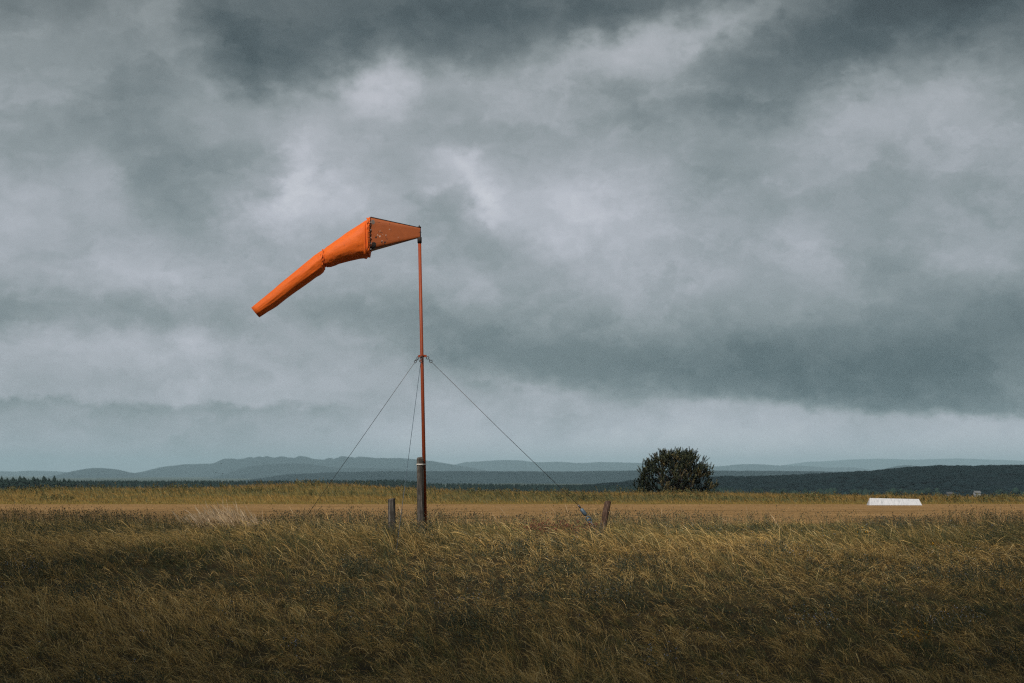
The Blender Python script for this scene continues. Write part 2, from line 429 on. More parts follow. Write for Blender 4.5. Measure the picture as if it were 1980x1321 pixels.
ridge('hill', 10500, 900, [(225, 936), (262, 924), (290, 912), (320, 903), (360, 898), (420, 896), (440, 889), (500, 886), (545, 884.5), (600, 887), (640, 890), (700, 884.5), (740, 886), (780, 886), (830, 891), (880, 899), (940, 910)], -22, MH, 'long grey blue hill with a tree topped crest behind the mast', bumps=7, bscale=60, fade=False, jag=(425, 730))
ridge('hill', 9000, 600, [(110, 936), (135, 920), (150, 911.5), (170, 906.5), (190, 904.5), (215, 907), (240, 915), (258, 923), (285, 936)], -22, MH, 'rounded cone shaped hill at the left', bumps=3, bscale=70, fade=False)
ridge('hill', 8000, 600, [(400, 938), (430, 925), (470, 905.5), (500, 899), (560, 896.5), (600, 898), (650, 905), (760, 906), (860, 912)], -22, MH, 'grey blue hill shoulder below the tree topped crest', bumps=4, bscale=60, ext=0)
ridge('hill', 8600, 500, [(1660, 925), (1710, 909), (1745, 899.5), (1790, 903), (1830, 903), (1980, 903)], -22, MH, 'grey blue rounded hill peeping over the dark wooded slope', bumps=4, bscale=60, ext=200)
ridge('hill', 4300, 500, [(440, 936), (510, 925), (560, 917), (640, 913.5), (740, 911.5), (900, 911), (1100, 912), (1230, 910), (1400, 910), (1640, 912), (1750, 911), (1980, 911)], -22, MH, 'long flat topped teal ridge across the middle distance', bumps=3, bscale=26, ext=0)
near_pts = [(1000, 942), (1150, 938), (1240, 929), (1380, 922.5), (1500, 921.5), (1640, 914.5), (1700, 910.5), (1750, 905.5), (1820, 901.5), (1880, 902), (1980, 900.5)]
ridge('hill', 1250, 260, near_pts, -20, MHn, 'dark wooded slope at the right behind the white marker', bumps=2.0, bscale=9, ext=900, rough=.5)

# ------------------------------------------------------------------ woods
def conifer(h, r, tiers, seg, jit):
    """one low conifer: returns verts, tris of crown"""
    V = []; T = []
    for k in range(tiers):
        t = k / tiers
        z0 = h * (.10 + .82 * t); z1 = min(h, z0 + h * (1.9 / tiers)); rr = r * (1 - t) ** .85 + .08
        c = len(V); V.append((random.uniform(-.1, .1) * r, random.uniform(-.1, .1) * r, z1))
        for s in range(seg):
            a = 2 * math.pi * (s + .5 * (k % 2)) / seg + random.uniform(-.2, .2); q = rr * random.uniform(1 - jit, 1 + jit * .5)
            if s % 2: q *= .72
            V.append((q * math.cos(a), q * math.sin(a), z0 + random.uniform(-.05, .05) * h))
        for s in range(seg): T.append((c, c + 1 + s, c + 1 + (s + 1) % seg))
    return np.array(V), np.array(T)
M_CON = grass_mat('conifer_foliage', .05, .9, .05)
M_BARK = simple('bark', (.06, .045, .035), .95, 0, .4, 6)
ORD = 'first second third fourth fifth sixth seventh eighth ninth tenth eleventh twelfth thirteenth fourteenth fifteenth sixteenth seventeenth eighteenth nineteenth twentieth twenty-first twenty-second'.split()
def build_conifers():
    tops = [(3, 920), (9, 926), (14, 923), (20, 927), (25, 921.5), (32, 926), (39, 919), (46, 921), (51, 927), (55, 925), (64, 920.5), (72, 923.5), (79, 927), (85, 919.5), (90, 927), (95, 923), (105, 919), (111, 927), (117, 927), (124, 923.5), (134, 925), (143, 928)]
    V0 = [conifer(1, .17, 11, 10, .35) for _ in range(4)]
    tr_bm = bmesh.new(); tube(tr_bm, [(0, 0, -.05), (0, 0, .5), (0, 0, .95)], [.022, .015, .004], 7)
    tr_me = bpy.data.meshes.new('trunk'); tr_bm.to_mesh(tr_me); tr_bm.free(); tr_me.materials.append(M_BARK)
    crowns = []
    for V, T in V0:
        tint = np.array([.012, .022, .018])[None] * rng.uniform(.7, 1.3, (len(V), 1))
        me_o = np_mesh('crown', V, [T], M_CON, tint=tint); crowns.append(me_o.data); bpy.data.objects.remove(me_o)
    for i, (px, py) in enumerate(tops):
        Y = 690 + random.uniform(-20, 40)
        p = at(px, py, Y); gz = float(ground_z(p.x, Y)); h = p.z - gz
        t = empty('conifer_tree', (p.x, Y, gz)); t.scale = (h * random.uniform(.8, 1.15),) * 2 + (h,); t.rotation_euler.z = random.uniform(0, 6.28)
        tag(t, 'dark spiky conifer, ' + ORD[i] + ' from the left in the row at the left edge', 'tree', 'dark conifers at the left edge')
        link(bpy.data.objects.new('trunk', tr_me), t); link(bpy.data.objects.new('crown', crowns[i % 4]), t)
build_conifers()

def scatter_trees(name, placements, kinds, colr, label):
    Vs = []; Ts = []; C = []; off = 0
    for (x, y, z, h, w, a) in placements:
        V, T = kinds[random.randrange(len(kinds))]
        ca, sa = math.cos(a), math.sin(a)
        P = np.stack([(V[:, 0] * ca - V[:, 1] * sa) * w + x, (V[:, 0] * sa + V[:, 1] * ca) * w + y, V[:, 2] * h + z], 1)
        Vs.append(P); Ts.append(T + off); off += len(V)
        C.append(np.repeat((np.array(colr) * random.uniform(.65, 1.4))[None], len(V), 0))
    o = np_mesh(name, np.concatenate(Vs), [np.concatenate(Ts)], M_CON, tint=np.concatenate(C))
    tag(o, label, 'forest', kind='stuff')
def build_woods():
    kinds = [conifer(1, .2, 5, 6, .3) for _ in range(5)]
    pl = []
    topx = [-300, 130, 460, 600, 780, 840, 1000, 1230, 1420]; topy = [926, 928, 928, 927, 926.5, 933, 935, 938, 941]
    for _ in range(2600):
        px = random.uniform(-420, 1420); Y = 930 + abs(random.gauss(0, 60))
        py = np.interp(px, topx, topy) + random.gauss(0, .9) + 1.2
        p = at(px, py, Y); gz = -22.0; h = min(p.z - gz, 26) ; pl.append((p.x, Y, p.z - h, h, h * .75, random.uniform(0, 6.28)))
    scatter_trees('conifer_forest', pl, kinds, (.010, .020, .018), 'dark conifer forest edge beyond the grassy bank')
    # broad crowns on the wooded slope at the right
    ic = []
    for _ in range(5):
        bm = bmesh.new(); bmesh.ops.create_icosphere(bm, subdivisions=1, radius=.5)
        for v in bm.verts: v.co *= random.uniform(.75, 1.2); v.co.z += .4
        bm.verts.ensure_lookup_table()
        ic.append((np.array([v.co[:] for v in bm.verts]), np.array([[v.index for v in f.verts] for f in bm.faces]))); bm.free()
    pl = []
    npx = np.array([p[0] for p in near_pts]); npy = np.array([p[1] for p in near_pts])
    for _ in range(5200):
        px = random.uniform(1050, 2300); s = random.uniform(-1, -.02); Y = 1250 + s * 260
        crest = EYE - (np.interp(px, npx, npy) - HZ) * 1250 / F
        z = -20 + (crest + 20) * math.cos(s * math.pi / 2) ** 1.1
        x = (px - 990) * Y / F
        h = random.uniform(1.3, 2.8)
        pl.append((x, Y, z - h * .5, h, h * random.uniform(3.0, 5.0), random.uniform(0, 6.28)))
    scatter_trees('broadleaf_forest', pl, ic, (.0045, .011, .013), 'dark mixed woodland covering the slope at the right')
    pl = []
    for _ in range(170):
        px = random.choice([random.gauss(1900, 60), random.gauss(1760, 80), random.gauss(1500, 100), random.uniform(1300, 2100)]); Y = random.uniform(780, 960)
        if 1815 < px < 1925: continue
        p = at(px, random.uniform(944, 953), Y); h = random.uniform(2, 4.2)
        pl.append((p.x, Y, p.z - h, h * 1.25, h * random.uniform(1, 1.7), 0))
    scatter_trees('scrub_trees', pl, ic, (.014, .027, .022), 'paler scrubby trees at the foot of the wooded slope')
build_woods()

def house(px, py, Y, w, d, h, rz, label, wall, roof):
    p = at(px, py, Y)
    t = empty('house', (p.x, Y, p.z)); t.rotation_euler.z = R(rz); tag(t, label, 'house')
    bm = bmesh.new()
    prof = [(-d / 2, -4), (d / 2, -4), (d / 2, h), (0, h + d * .38), (-d / 2, h)]
    for s in (-1, 1):
        pass
    a = [bm.verts.new((-w / 2, y, z)) for y, z in prof]; c = [bm.verts.new((w / 2, y, z)) for y, z in prof]
    bm.faces.new(a); bm.faces.new(c[::-1])
    for i in range(5): bm.faces.new((a[i], c[i], c[(i + 1) % 5], a[(i + 1) % 5]))
    bm_obj('wall', bm, wall, t, False)
    bm = bmesh.new()
    for s in (-1, 1):
        q = [(-w / 2 - .2, s * (d / 2 + .25), h - .1), (w / 2 + .2, s * (d / 2 + .25), h - .1), (w / 2 + .2, 0, h + d * .38 + .1), (-w / 2 - .2, 0, h + d * .38 + .1)]
        lo = [bm.verts.new(v) for v in q]; hi = [bm.verts.new((v[0], v[1], v[2] + .12)) for v in q]
        bm.faces.new(lo); bm.faces.new(hi[::-1])
        for i in range(4): bm.faces.new((lo[i], lo[(i + 1) % 4], hi[(i + 1) % 4], hi[i]))
    bm_obj('roof', bm, roof, t, False)
    for x in (-w * .25, w * .25):
        bm = bmesh.new(); box(bm, (x - .2, -d / 2 - .04, h * .35), (x + .2, -d / 2 - .005, h * .8)); bm_obj('window', bm, M_DARK, t, False)
    bm = bmesh.new(); box(bm, (-.18, -d / 2 - .05, 0), (.18, -d / 2 - .005, h * .8)); bm_obj('door', bm, M_DARK, t, False)
M_WHITE = simple('white_paint', (.25, .26, .28), .6, 0, .06, 12)
M_ROOF = simple('pale_roof', (.12, .125, .13), .7, 0, .1, 3)
M_DARK = simple('dark_glass', (.03, .035, .04), .3, 0, .1, 3)
house(1889, 955.5, 820, 2.9, 2.0, .55, 12, 'small white cottage at the foot of the dark wooded slope', M_WHITE, M_ROOF)
house(1836, 956, 860, 2.6, 1.8, .35, -10, 'low grey shed left of the white cottage below the wooded slope', simple('grey_boards', (.07, .075, .08), .8), simple('dark_roof', (.05, .055, .06), .8))

# ------------------------------------------------------------------ blades
def blades(x, y, z, L, lean_az, th0, bend, w, kind, colr, seg5=True):
    """curved tapering strips; kind 1 = stalk with a seed head, 0 = leaf"""
    n = len(x)
    ts = np.array([0, .42, .80, 1.0]); k = 4
    dx, dy = np.cos(lean_az), np.sin(lean_az)
    pos = np.zeros((n, k, 3)); pos[:, 0] = np.stack([x, y, z], 1)
    wl = np.where(kind[:, None] > 0, np.array([.55, .5, 1.25, 0])[None], np.array([.85, 1.0, .55, 0])[None]) * w[:, None] * .5
    pa = rng.uniform(0, 2 * math.pi, n)
    V = np.zeros((n, 7, 3))
    for j in range(k):
        th = th0 + bend * ts[j] ** 1.5
        tx = np.stack([np.sin(th) * dx, np.sin(th) * dy, np.cos(th)], 1)
        if j:
            pos[:, j] = pos[:, j - 1] + tx * (L * (ts[j] - ts[j - 1]))[:, None]
        e = np.stack([np.cos(pa), np.sin(pa), np.zeros(n)], 1)
        e = e - tx * (e * tx).sum(1)[:, None]; e /= np.linalg.norm(e, axis=1)[:, None] + 1e-6
        if j < 3:
            V[:, 2 * j] = pos[:, j] - e * wl[:, j, None]; V[:, 2 * j + 1] = pos[:, j] + e * wl[:, j, None]
        else: V[:, 6] = pos[:, j]
    o = (np.arange(n) * 7)[:, None]
    q = np.concatenate([o + np.array([2 * j, 2 * j + 1, 2 * j + 3, 2 * j + 2])[None] for j in range(2)])
    t = o + np.array([4, 5, 6])[None]
    return V.reshape(-1, 3), q, t, np.repeat(colr, 7, 0)
def join(parts):
    V = []; Q = []; T = []; C = []; off = 0
    for v, q, t, c in parts:
        V.append(v); Q.append(q + off); T.append(t + off); C.append(c); off += len(v)
    return np.concatenate(V), np.concatenate(Q), np.concatenate(T), np.concatenate(C)
def sample_wedge(n, d0, d1, margin, power=0.0):
    """points over the seen part of the field, denser close by"""
    m = int(n * 1.0)
    d = d0 * (d1 / d0) ** rng.random(m * 3) if power else d0 + (d1 - d0) * rng.random(m * 3)
    wgt = (.31 * d + margin) * (1.0 if not power else 1.0)
    keep = rng.random(len(d)) < wgt / wgt.max()
    d = d[keep][:m]
    x = rng.uniform(-1, 1, len(d)) * (.31 * d + margin)
    return x, d
def shade(n, cols, spread=.18):
    cols = np.array(cols); i = rng.integers(0, len(cols), n)
    j = rng.integers(0, len(cols), n); f = rng.random(n)[:, None]
    return (cols[i] * (1 - f) + cols[j] * f) * np.exp(rng.normal(0, spread, n))[:, None]

DRY = [(.58, .385, .135), (.70, .475, .18), (.46, .295, .10), (.58, .36, .125), (.78, .59, .29)]
OLIVE = [(.21, .18, .065), (.15, .15, .065), (.26, .205, .07), (.11, .12, .06)]
DARKG = [(.065, .08, .04), (.08, .09, .045), (.07, .082, .06)]
PALE = [(.62, .47, .30), (.70, .55, .38), (.55, .40, .24)]

def mow(x): return strip_edge(x)
def build_field():
    N = 330000
    x, y = sample_wedge(N, 16.5, 53, 3.2, power=1)
    keep = y < mow(x) + rng.normal(0, .5, len(x))
    x, y = x[keep], y[keep]; n = len(x)
    # blades gather into tussocks with hollows between them
    G = .42
    cx = np.round(x / G + rng.normal(0, .2, n)); cy = np.round(y / G + rng.normal(0, .2, n))
    h1 = _perm[(cx * 7 + cy * 13).astype(int) % 256, (cx * 3 - cy * 11).astype(int) % 256]
    h2 = _perm[(cx * 5 - cy * 3).astype(int) % 256, (cx * 17 + cy * 7).astype(int) % 256]
    h3 = _perm[(cx * 29 + cy * 5).astype(int) % 256, (cx * 11 + cy * 23).astype(int) % 256]
    tx_ = (cx + (h1 - .5) * .9) * G; ty_ = (cy + (h2 - .5) * .9) * G
    pull = rng.uniform(0, .85, n); x = x + (tx_ - x) * pull; y = y + (ty_ - y) * pull
    hf = fbm(x * .22 + 3, y * .22 + 7, 4)
    mid = fbm(x * .9 + 13, y * .75 + 3, 3)
    dryf = fbm(x * .17 + 60, y * .12 + 20, 4) * .6 + h3 * .28 + .06
    lodge = np.clip(fbm(x * .45 + 90, y * .45 + 11, 3) * .7 + h2 * .4 - .05, 0, 1.2)
    isd = rng.random(n) < (sstep(.36, .58, dryf) * .70 + .10) * (1 - .55 * sstep(38.5, 43, y))
    L = .80 * (.11 + .20 * hf + .14 * h1 + .26 * (mid - .38)) * np.exp(rng.normal(0, .2, n)) * np.where(isd, 1.15, .85)
    L = np.clip(L * (.72 + .50 * sstep(51, 42, y) * sstep(30, 38, y) + .28 * sstep(51, 36, y)), .06, .7)
    L = L * (1 + .12 * ((x > -3.3) & (x < 3.2) & (y > 35.3) & (y < 38.8))) * (1 - .3 * ((np.abs(x + 7.3) < 1.3) & (y > 40)))
    az = math.pi + (fbm(x * .3 + 5, y * .3 + 70, 3) - .5) * 3.0 + (h3 - .5) * 2.0 + rng.normal(0, .85, n)
    th0 = .12 + .55 * lodge + rng.normal(0, .2, n); bend = .6 + 1.5 * lodge + rng.normal(0, .35, n)
    w = (.0018 + .000095 * y) * np.exp(rng.normal(0, .25, n)) * np.where(isd, 1.0, 1.25)
    kind = (isd & (rng.random(n) < .65)).astype(int)
    c = np.where(isd[:, None], shade(n, DRY, .28), shade(n, OLIVE, .25))
    # broad patches where one species dominates
    g = sstep(.49, .62, fbm(x * .16 + 31, y * .24 + 44, 4))
    isd = isd & ~(rng.random(n) < g * .30)
    c = np.where(isd[:, None], c, shade(n, OLIVE, .25))
    pick = rng.random(n) < g * .5 + .45 * sstep(.6, .75, h1)
    c = np.where((pick & ~isd)[:, None], shade(n, DARKG, .25), c)
    z = ground_z(x, y)
    V, Q, T, C = blades(x, y, z - .01, L, az, th0, bend, w, kind, c)[:4]
    o = np_mesh('meadow_grass', V, [Q, T], M_GRASS, tint=C)
    tag(o, 'long dry golden and olive meadow grass leaning in the wind', 'grass', kind='stuff')
build_field()

def build_bank():
    N = 76000
    y = 79 + (124 - 79) * rng.random(N) ** .9; x = rng.uniform(-1, 1, N) * (.31 * y + 8)
    foot = 80.5 + 2 * (fbm(x * .3, 0 * x + 9, 3) - .5)
    k = y > foot; x, y = x[k], y[k]; n = len(x)
    up = sstep(81, 92, y)
    dk = fbm(x * .09 + 8, y * .20 + 90, 4)
    dark = rng.random(n) < sstep(.46, .62, dk) * .85 * up + .08
    L = (.09 + .22 * up * (.3 + 1.2 * fbm(x * .35 + 3, y * .35, 3))) * np.exp(rng.normal(0, .2, n))
    c = np.where(dark[:, None], shade(n, OLIVE + DARKG), shade(n, [(.31, .185, .055), (.25, .16, .05), (.38, .24, .085), (.20, .14, .045)]))
    low = rng.random(n) < (1 - sstep(81, 88, y)) * .8
    c = np.where(low[:, None], shade(n, [(.25, .185, .045), (.20, .155, .04), (.30, .20, .05)]), c)
    V, Q, T, C = blades(x, y, ground_z(x, y) - .01, L, math.pi + rng.normal(0, .9, n), rng.normal(.25, .15, n), rng.normal(.8, .3, n), rng.uniform(.010, .022, n), np.zeros(n), c)
    o = np_mesh('bank_grass', V, [Q, T], M_GRASS, tint=C)
    tag(o, 'golden rough grass on the low bank beyond the airstrip', 'grass', kind='stuff')
build_bank()

def build_stubble():
    N = 32000
    y = 44 + (81 - 44) * rng.random(N); x = rng.uniform(-1, 1, N) * (.31 * y + 6); n = N
    s = fbm(x * .06, y * .55, 3)
    c = shade(n, [(.30, .185, .08), (.40, .26, .125), (.22, .14, .055), (.36, .22, .09)], .2) * (.7 + .6 * s)[:, None]
    V, Q, T, C = blades(x, y, ground_z(x, y), rng.uniform(.03, .09, n), rng.uniform(0, 6.28, n), rng.uniform(.1, .8, n), rng.uniform(.2, .8, n), rng.uniform(.01, .022, n), np.zeros(n), c)
    o = np_mesh('strip_stubble', V, [Q, T], M_GRASS, tint=C)
    tag(o, 'short pale stubble on the mown airstrip', 'grass', kind='stuff')
build_stubble()

# ------------------------------------------------------------------ leafy weeds
def weeds(n, x, y, H, leafc, headc, leaves=12, heads=3, leafsize=.045, headsize=.012):
    """upright plants: leaves as small quads round a stalk, bud heads as small octahedra"""
    parts = []
    z = ground_z(x, y)
    lean = rng.normal(0, .22, n) - .18; leany = rng.normal(0, .2, n)
    V, Q, T, C = blades(x, y, z, H * 1.02, np.arctan2(leany, lean), np.hypot(lean, leany), np.zeros(n), np.full(n, .006) + .00012 * y, np.zeros(n), leafc * .9)
    parts.append((V, Q, T, C))
    m = n * leaves; pi = np.repeat(np.arange(n), leaves)
    t = rng.uniform(.12, .98, m); a = rng.uniform(0, 6.28, m); sp = rng.uniform(.01, .11, m) * (1.15 - .6 * t)
    st = np.hypot(lean, leany)
    bx = x[pi] + np.sin(lean)[pi] * H[pi] * t + np.cos(a) * sp; by = y[pi] + np.sin(leany)[pi] * H[pi] * t + np.sin(a) * sp
    bz = z[pi] + H[pi] * t * np.cos(st[pi]) + rng.normal(0, .02, m)
    s = leafsize * rng.uniform(.5, 1.3, m)
    u = rng.normal(0, 1, (m, 3)); u[:, 2] = np.abs(u[:, 2]) * .8 + .3; u /= np.linalg.norm(u, axis=1)[:, None]
    w = np.cross(u, rng.normal(0, 1, (m, 3))); w /= np.linalg.norm(w, axis=1)[:, None] + 1e-6
    B = np.stack([bx, by, bz], 1)
    V = np.stack([B - u * s[:, None] * .5, B + w * s[:, None] * .28, B + u * s[:, None] * .6, B - w * s[:, None] * .28], 1).reshape(-1, 3)
    q = (np.arange(m) * 4)[:, None] + np.arange(4)[None]
    lc = leafc[pi] * np.exp(rng.normal(0, .3, m))[:, None]
    parts.append((V, q, np.zeros((0, 3), int), np.repeat(lc, 4, 0)))
    m = n * heads; pi = np.repeat(np.arange(n), heads)
    t = rng.uniform(.8, 1.08, m); off = rng.normal(0, .05, (m, 3))
    B = np.stack([x[pi] + np.sin(lean)[pi] * H[pi] * t, y[pi] + np.sin(leany)[pi] * H[pi] * t, z[pi] + H[pi] * t * np.cos(st[pi])], 1) + off
    s = headsize * rng.uniform(.7, 1.5, m)
    dirs = np.array([(1, 0, 0), (-1, 0, 0), (0, 1, 0), (0, -1, 0), (0, 0, 1.4), (0, 0, -1.4)])
    V = (B[:, None] + dirs[None] * s[:, None, None]).reshape(-1, 3)
    f = np.array([(0, 2, 4), (2, 1, 4), (1, 3, 4), (3, 0, 4), (2, 0, 5), (1, 2, 5), (3, 1, 5), (0, 3, 5)])
    tt = ((np.arange(m) * 6)[:, None, None] + f[None]).reshape(-1, 3)
    parts.append((V, np.zeros((0, 4), int), tt, np.repeat(headc[pi], 6, 0)))
    return join(parts)
def row_dist(py, h):
    d = np.linspace(17, 60, 800); r = HZ + (EYE - h - ground_z(0 * d, d)) * F / d
    return float(d[np.argmin(np.abs(r - py))])
def build_weeds():
    P = []
    # dense border of budded weeds along the near side of the airstrip
    n0 = 3400
    x = rng.uniform(-19, 19, n0 * 2); y = mow(x) - 1.2 - np.abs(rng.normal(0, 4.2, n0 * 2)) + .6
    k = rng.random(len(x)) < .25 + 1.1 * sstep(.38, .6, fbm(x * .3 + 12, y * .12, 3)) * sstep(-17, -9, x)
    x, y = x[k][:n0], y[k][:n0]; n = len(x)
    H = (.31 + .27 * fbm(x * .35 + 4, y * .2, 3)) * np.exp(rng.normal(0, .15, n))
    H = H * (1 - .34 * ((x > 8.6) & (x < 11.4))) * (1 - .4 * (np.abs(x + 7.4) < 1.1))
    P.append(weeds(n, x, y, H, shade(n, [(.11, .11, .055), (.16, .14, .065), (.085, .095, .065), (.24, .185, .08)]), shade(n, [(.11, .085, .045), (.20, .16, .10), (.08, .075, .05)]), 14, 3, .030, .010))
    # scattered clumps in the meadow
    cl = []
    for _ in range(60):
        d = 18 + 26 * random.random() ** .8; cx = random.uniform(-1, 1) * (.31 * d + 2); r = random.uniform(.2, .6)
        for _ in range(int(14 + 30 * r)): cl.append((random.gauss(cx, r), random.gauss(d, r * .7), random.uniform(.14, .30)))
    for px, py, r in [(1010, 1052, .5), (1085, 1085, .45), (1240, 1085, .5), (640, 1140, .7), (170, 1140, .8), (1490, 1045, .6), (930, 1185, .7), (1180, 1130, .5), (1730, 1010, .8), (1960, 1090, 1.0), (690, 1085, .4), (1900, 1100, .9), (1420, 1000, .9), (60, 1090, .6)]:
        d = row_dist(py, .28); cx = (px - 990) * d / F
        for _ in range(int(100 * r)): cl.append((random.gauss(cx, r * .55), random.gauss(d, r * .6), random.uniform(.24, .42)))
    for px in (757, 764, 813, 822, 1163):       # growth left standing round the posts
        for _ in range(26): cl.append(((px - 990) * 37.4 / F + random.gauss(0, .16), random.uniform(36.9, 37.75), random.uniform(.34, .47)))
    cl = np.array(cl); k = cl[:, 1] < mow(cl[:, 0]) - .3; cl = cl[k]; n = len(cl)
    P.append(weeds(n, cl[:, 0], cl[:, 1], cl[:, 2], shade(n, [(.075, .085, .05), (.09, .10, .06), (.06, .075, .06), (.13, .12, .06)]), shade(n, [(.08, .08, .05), (.13, .12, .10)]), 16, 2, .030, .008))
    # low scrub on the bank
    cl = []
    for _ in range(60):
        yy = random.uniform(86, 121); xx = random.uniform(-1, 1) * (.31 * yy + 4); r = random.uniform(.4, 1.5)
        for _ in range(int(8 + 9 * r)): cl.append((random.gauss(xx, r), random.gauss(yy, .4), random.uniform(.22, .48)))
    for px in (350, 430, 520, 575, 600, 640, 700, 1090, 1230, 1330):
        for _ in range(9): cl.append(((px + random.gauss(0, 14) - 990) * YC / F, YC + random.uniform(-3, 2), random.uniform(.3, .52)))
    cl = np.array(cl); n = len(cl)
    P.append(weeds(n, cl[:, 0], cl[:, 1], cl[:, 2], shade(n, [(.10, .10, .04), (.14, .12, .045), (.075, .085, .04)]), shade(n, [(.16, .12, .05)]), 16, 2, .085, .02))
    V, Q, T, C = join(P)
    tag(np_mesh('leafy_weeds', V, [Q, T], M_WEED, tint=C), 'dark leafy weeds with small buds among the meadow grass', 'weeds', kind='stuff')
    # blue-white small flowers
    n = 420
    d = 18 + 28 * rng.random(n); x = rng.uniform(-1, 1, n) * (.31 * d + 1.5)
    k = fbm(x * .4 + 2, d * .4 + 8, 3) > .50; x, d = x[k], d[k]
    ex = []
    for px, py, m, s in [(1580, 1192, 24, .35), (1850, 1190, 34, .5), (580, 1230, 10, .3), (40, 1088, 26, .45), (1250, 1265, 16, .5), (1170, 1140, 12, .4), (1560, 1060, 12, .5), (905, 1150, 14, .5), (1830, 1045, 12, .5)]:
        dd = row_dist(py, .28)
        for _ in range(m): ex.append(((px - 990) * dd / F + random.gauss(0, s * .6), dd + random.gauss(0, s * .7)))
    ex = np.array(ex); x = np.concatenate([x, ex[:, 0]]); d = np.concatenate([d, ex[:, 1]]); n = len(x)
    V, Q, T, C = weeds(n, x, d, rng.uniform(.22, .38, n), shade(n, [(.10, .11, .07)]), shade(n, [(.34, .37, .50), (.48, .49, .54), (.28, .32, .46), (.6, .6, .6)]), 6, 2, .03, .006)
    tag(np_mesh('wild_flowers', V, [Q, T], M_WEED, tint=C), 'tiny pale blue flowers dotted through the meadow', 'flowers', kind='stuff')
    # yellow flowers
    ex = []
    for px, py in [(1760, 1232), (1758, 1225), (1763, 1240), (1790, 1232), (1670, 1020), (1820, 1048)]:
        dd = row_dist(py, .34)
        for _ in range(2): ex.append(((px - 990) * dd / F + random.gauss(0, .03), dd + random.gauss(0, .04)))
    ex = np.array(ex); n = len(ex)
    V, Q, T, C = weeds(n, ex[:, 0], ex[:, 1], rng.uniform(.38, .46, n), shade(n, [(.08, .09, .04)]), shade(n, [(.65, .33, .03)]), 6, 4, .04, .010)
    tag(np_mesh('yellow_flowers', V, [Q, T], M_WEED, tint=C), 'small yellow flowers low in the grass at the right', 'flowers', kind='stuff')
    # red sorrel patch
    n = 80; x0 = at(1085, 1012, 38).x
    x = rng.normal(x0, .62, n); y = rng.normal(38.2, .5, n)
    V, Q, T, C = weeds(n, x, y, rng.uniform(.25, .42, n), shade(n, [(.18, .075, .045), (.22, .11, .06), (.14, .07, .04)]), shade(n, [(.26, .10, .065), (.20, .085, .055)]), 6, 6, .03, .011)
    tag(np_mesh('red_sorrel', V, [Q, T], M_WEED, tint=C), 'rusty red sorrel patch left of the leaning post', 'weeds', kind='stuff')
build_weeds()

def build_pale_tuft():
    n = 640
    c = at(445, 1000, 43.6)
    x = c.x + rng.normal(0, .38, n); y = c.y + rng.normal(0, .35, n)
    hi = rng.random(n) < .12
    L = np.where(hi, rng.uniform(.65, .95, n), rng.uniform(.40, .66, n))
    V, Q, T, C = blades(x, y, ground_z(x, y), L, math.pi + rng.normal(.1, .35, n), rng.normal(.30, .15, n), rng.normal(.45, .2, n), rng.uniform(.012, .020, n), np.ones(n), shade(n, PALE))
    tag(np_mesh('pale_grass_tuft', V, [Q, T], M_GRASS, tint=C), 'pale straw coloured tall grass tuft at the near edge of the airstrip', 'grass tuft', kind='stuff')
    # single tall pale stalks along the border
    n = 150
    x = rng.uniform(-15, 15, n); y = mow(x) - rng.uniform(0, 6, n)
    V, Q, T, C = blades(x, y, ground_z(x, y), rng.uniform(.45, .8, n), math.pi + rng.normal(0, .6, n), rng.normal(.3, .15, n), rng.normal(.5, .2, n), rng.uniform(.006, .011, n), np.ones(n), shade(n, PALE + DRY))
    tag(np_mesh('tall_stalks', V, [Q, T], M_GRASS, tint=C), 'thin tall seed stalks rising above the meadow edge', 'grass', kind='stuff')
build_pale_tuft()

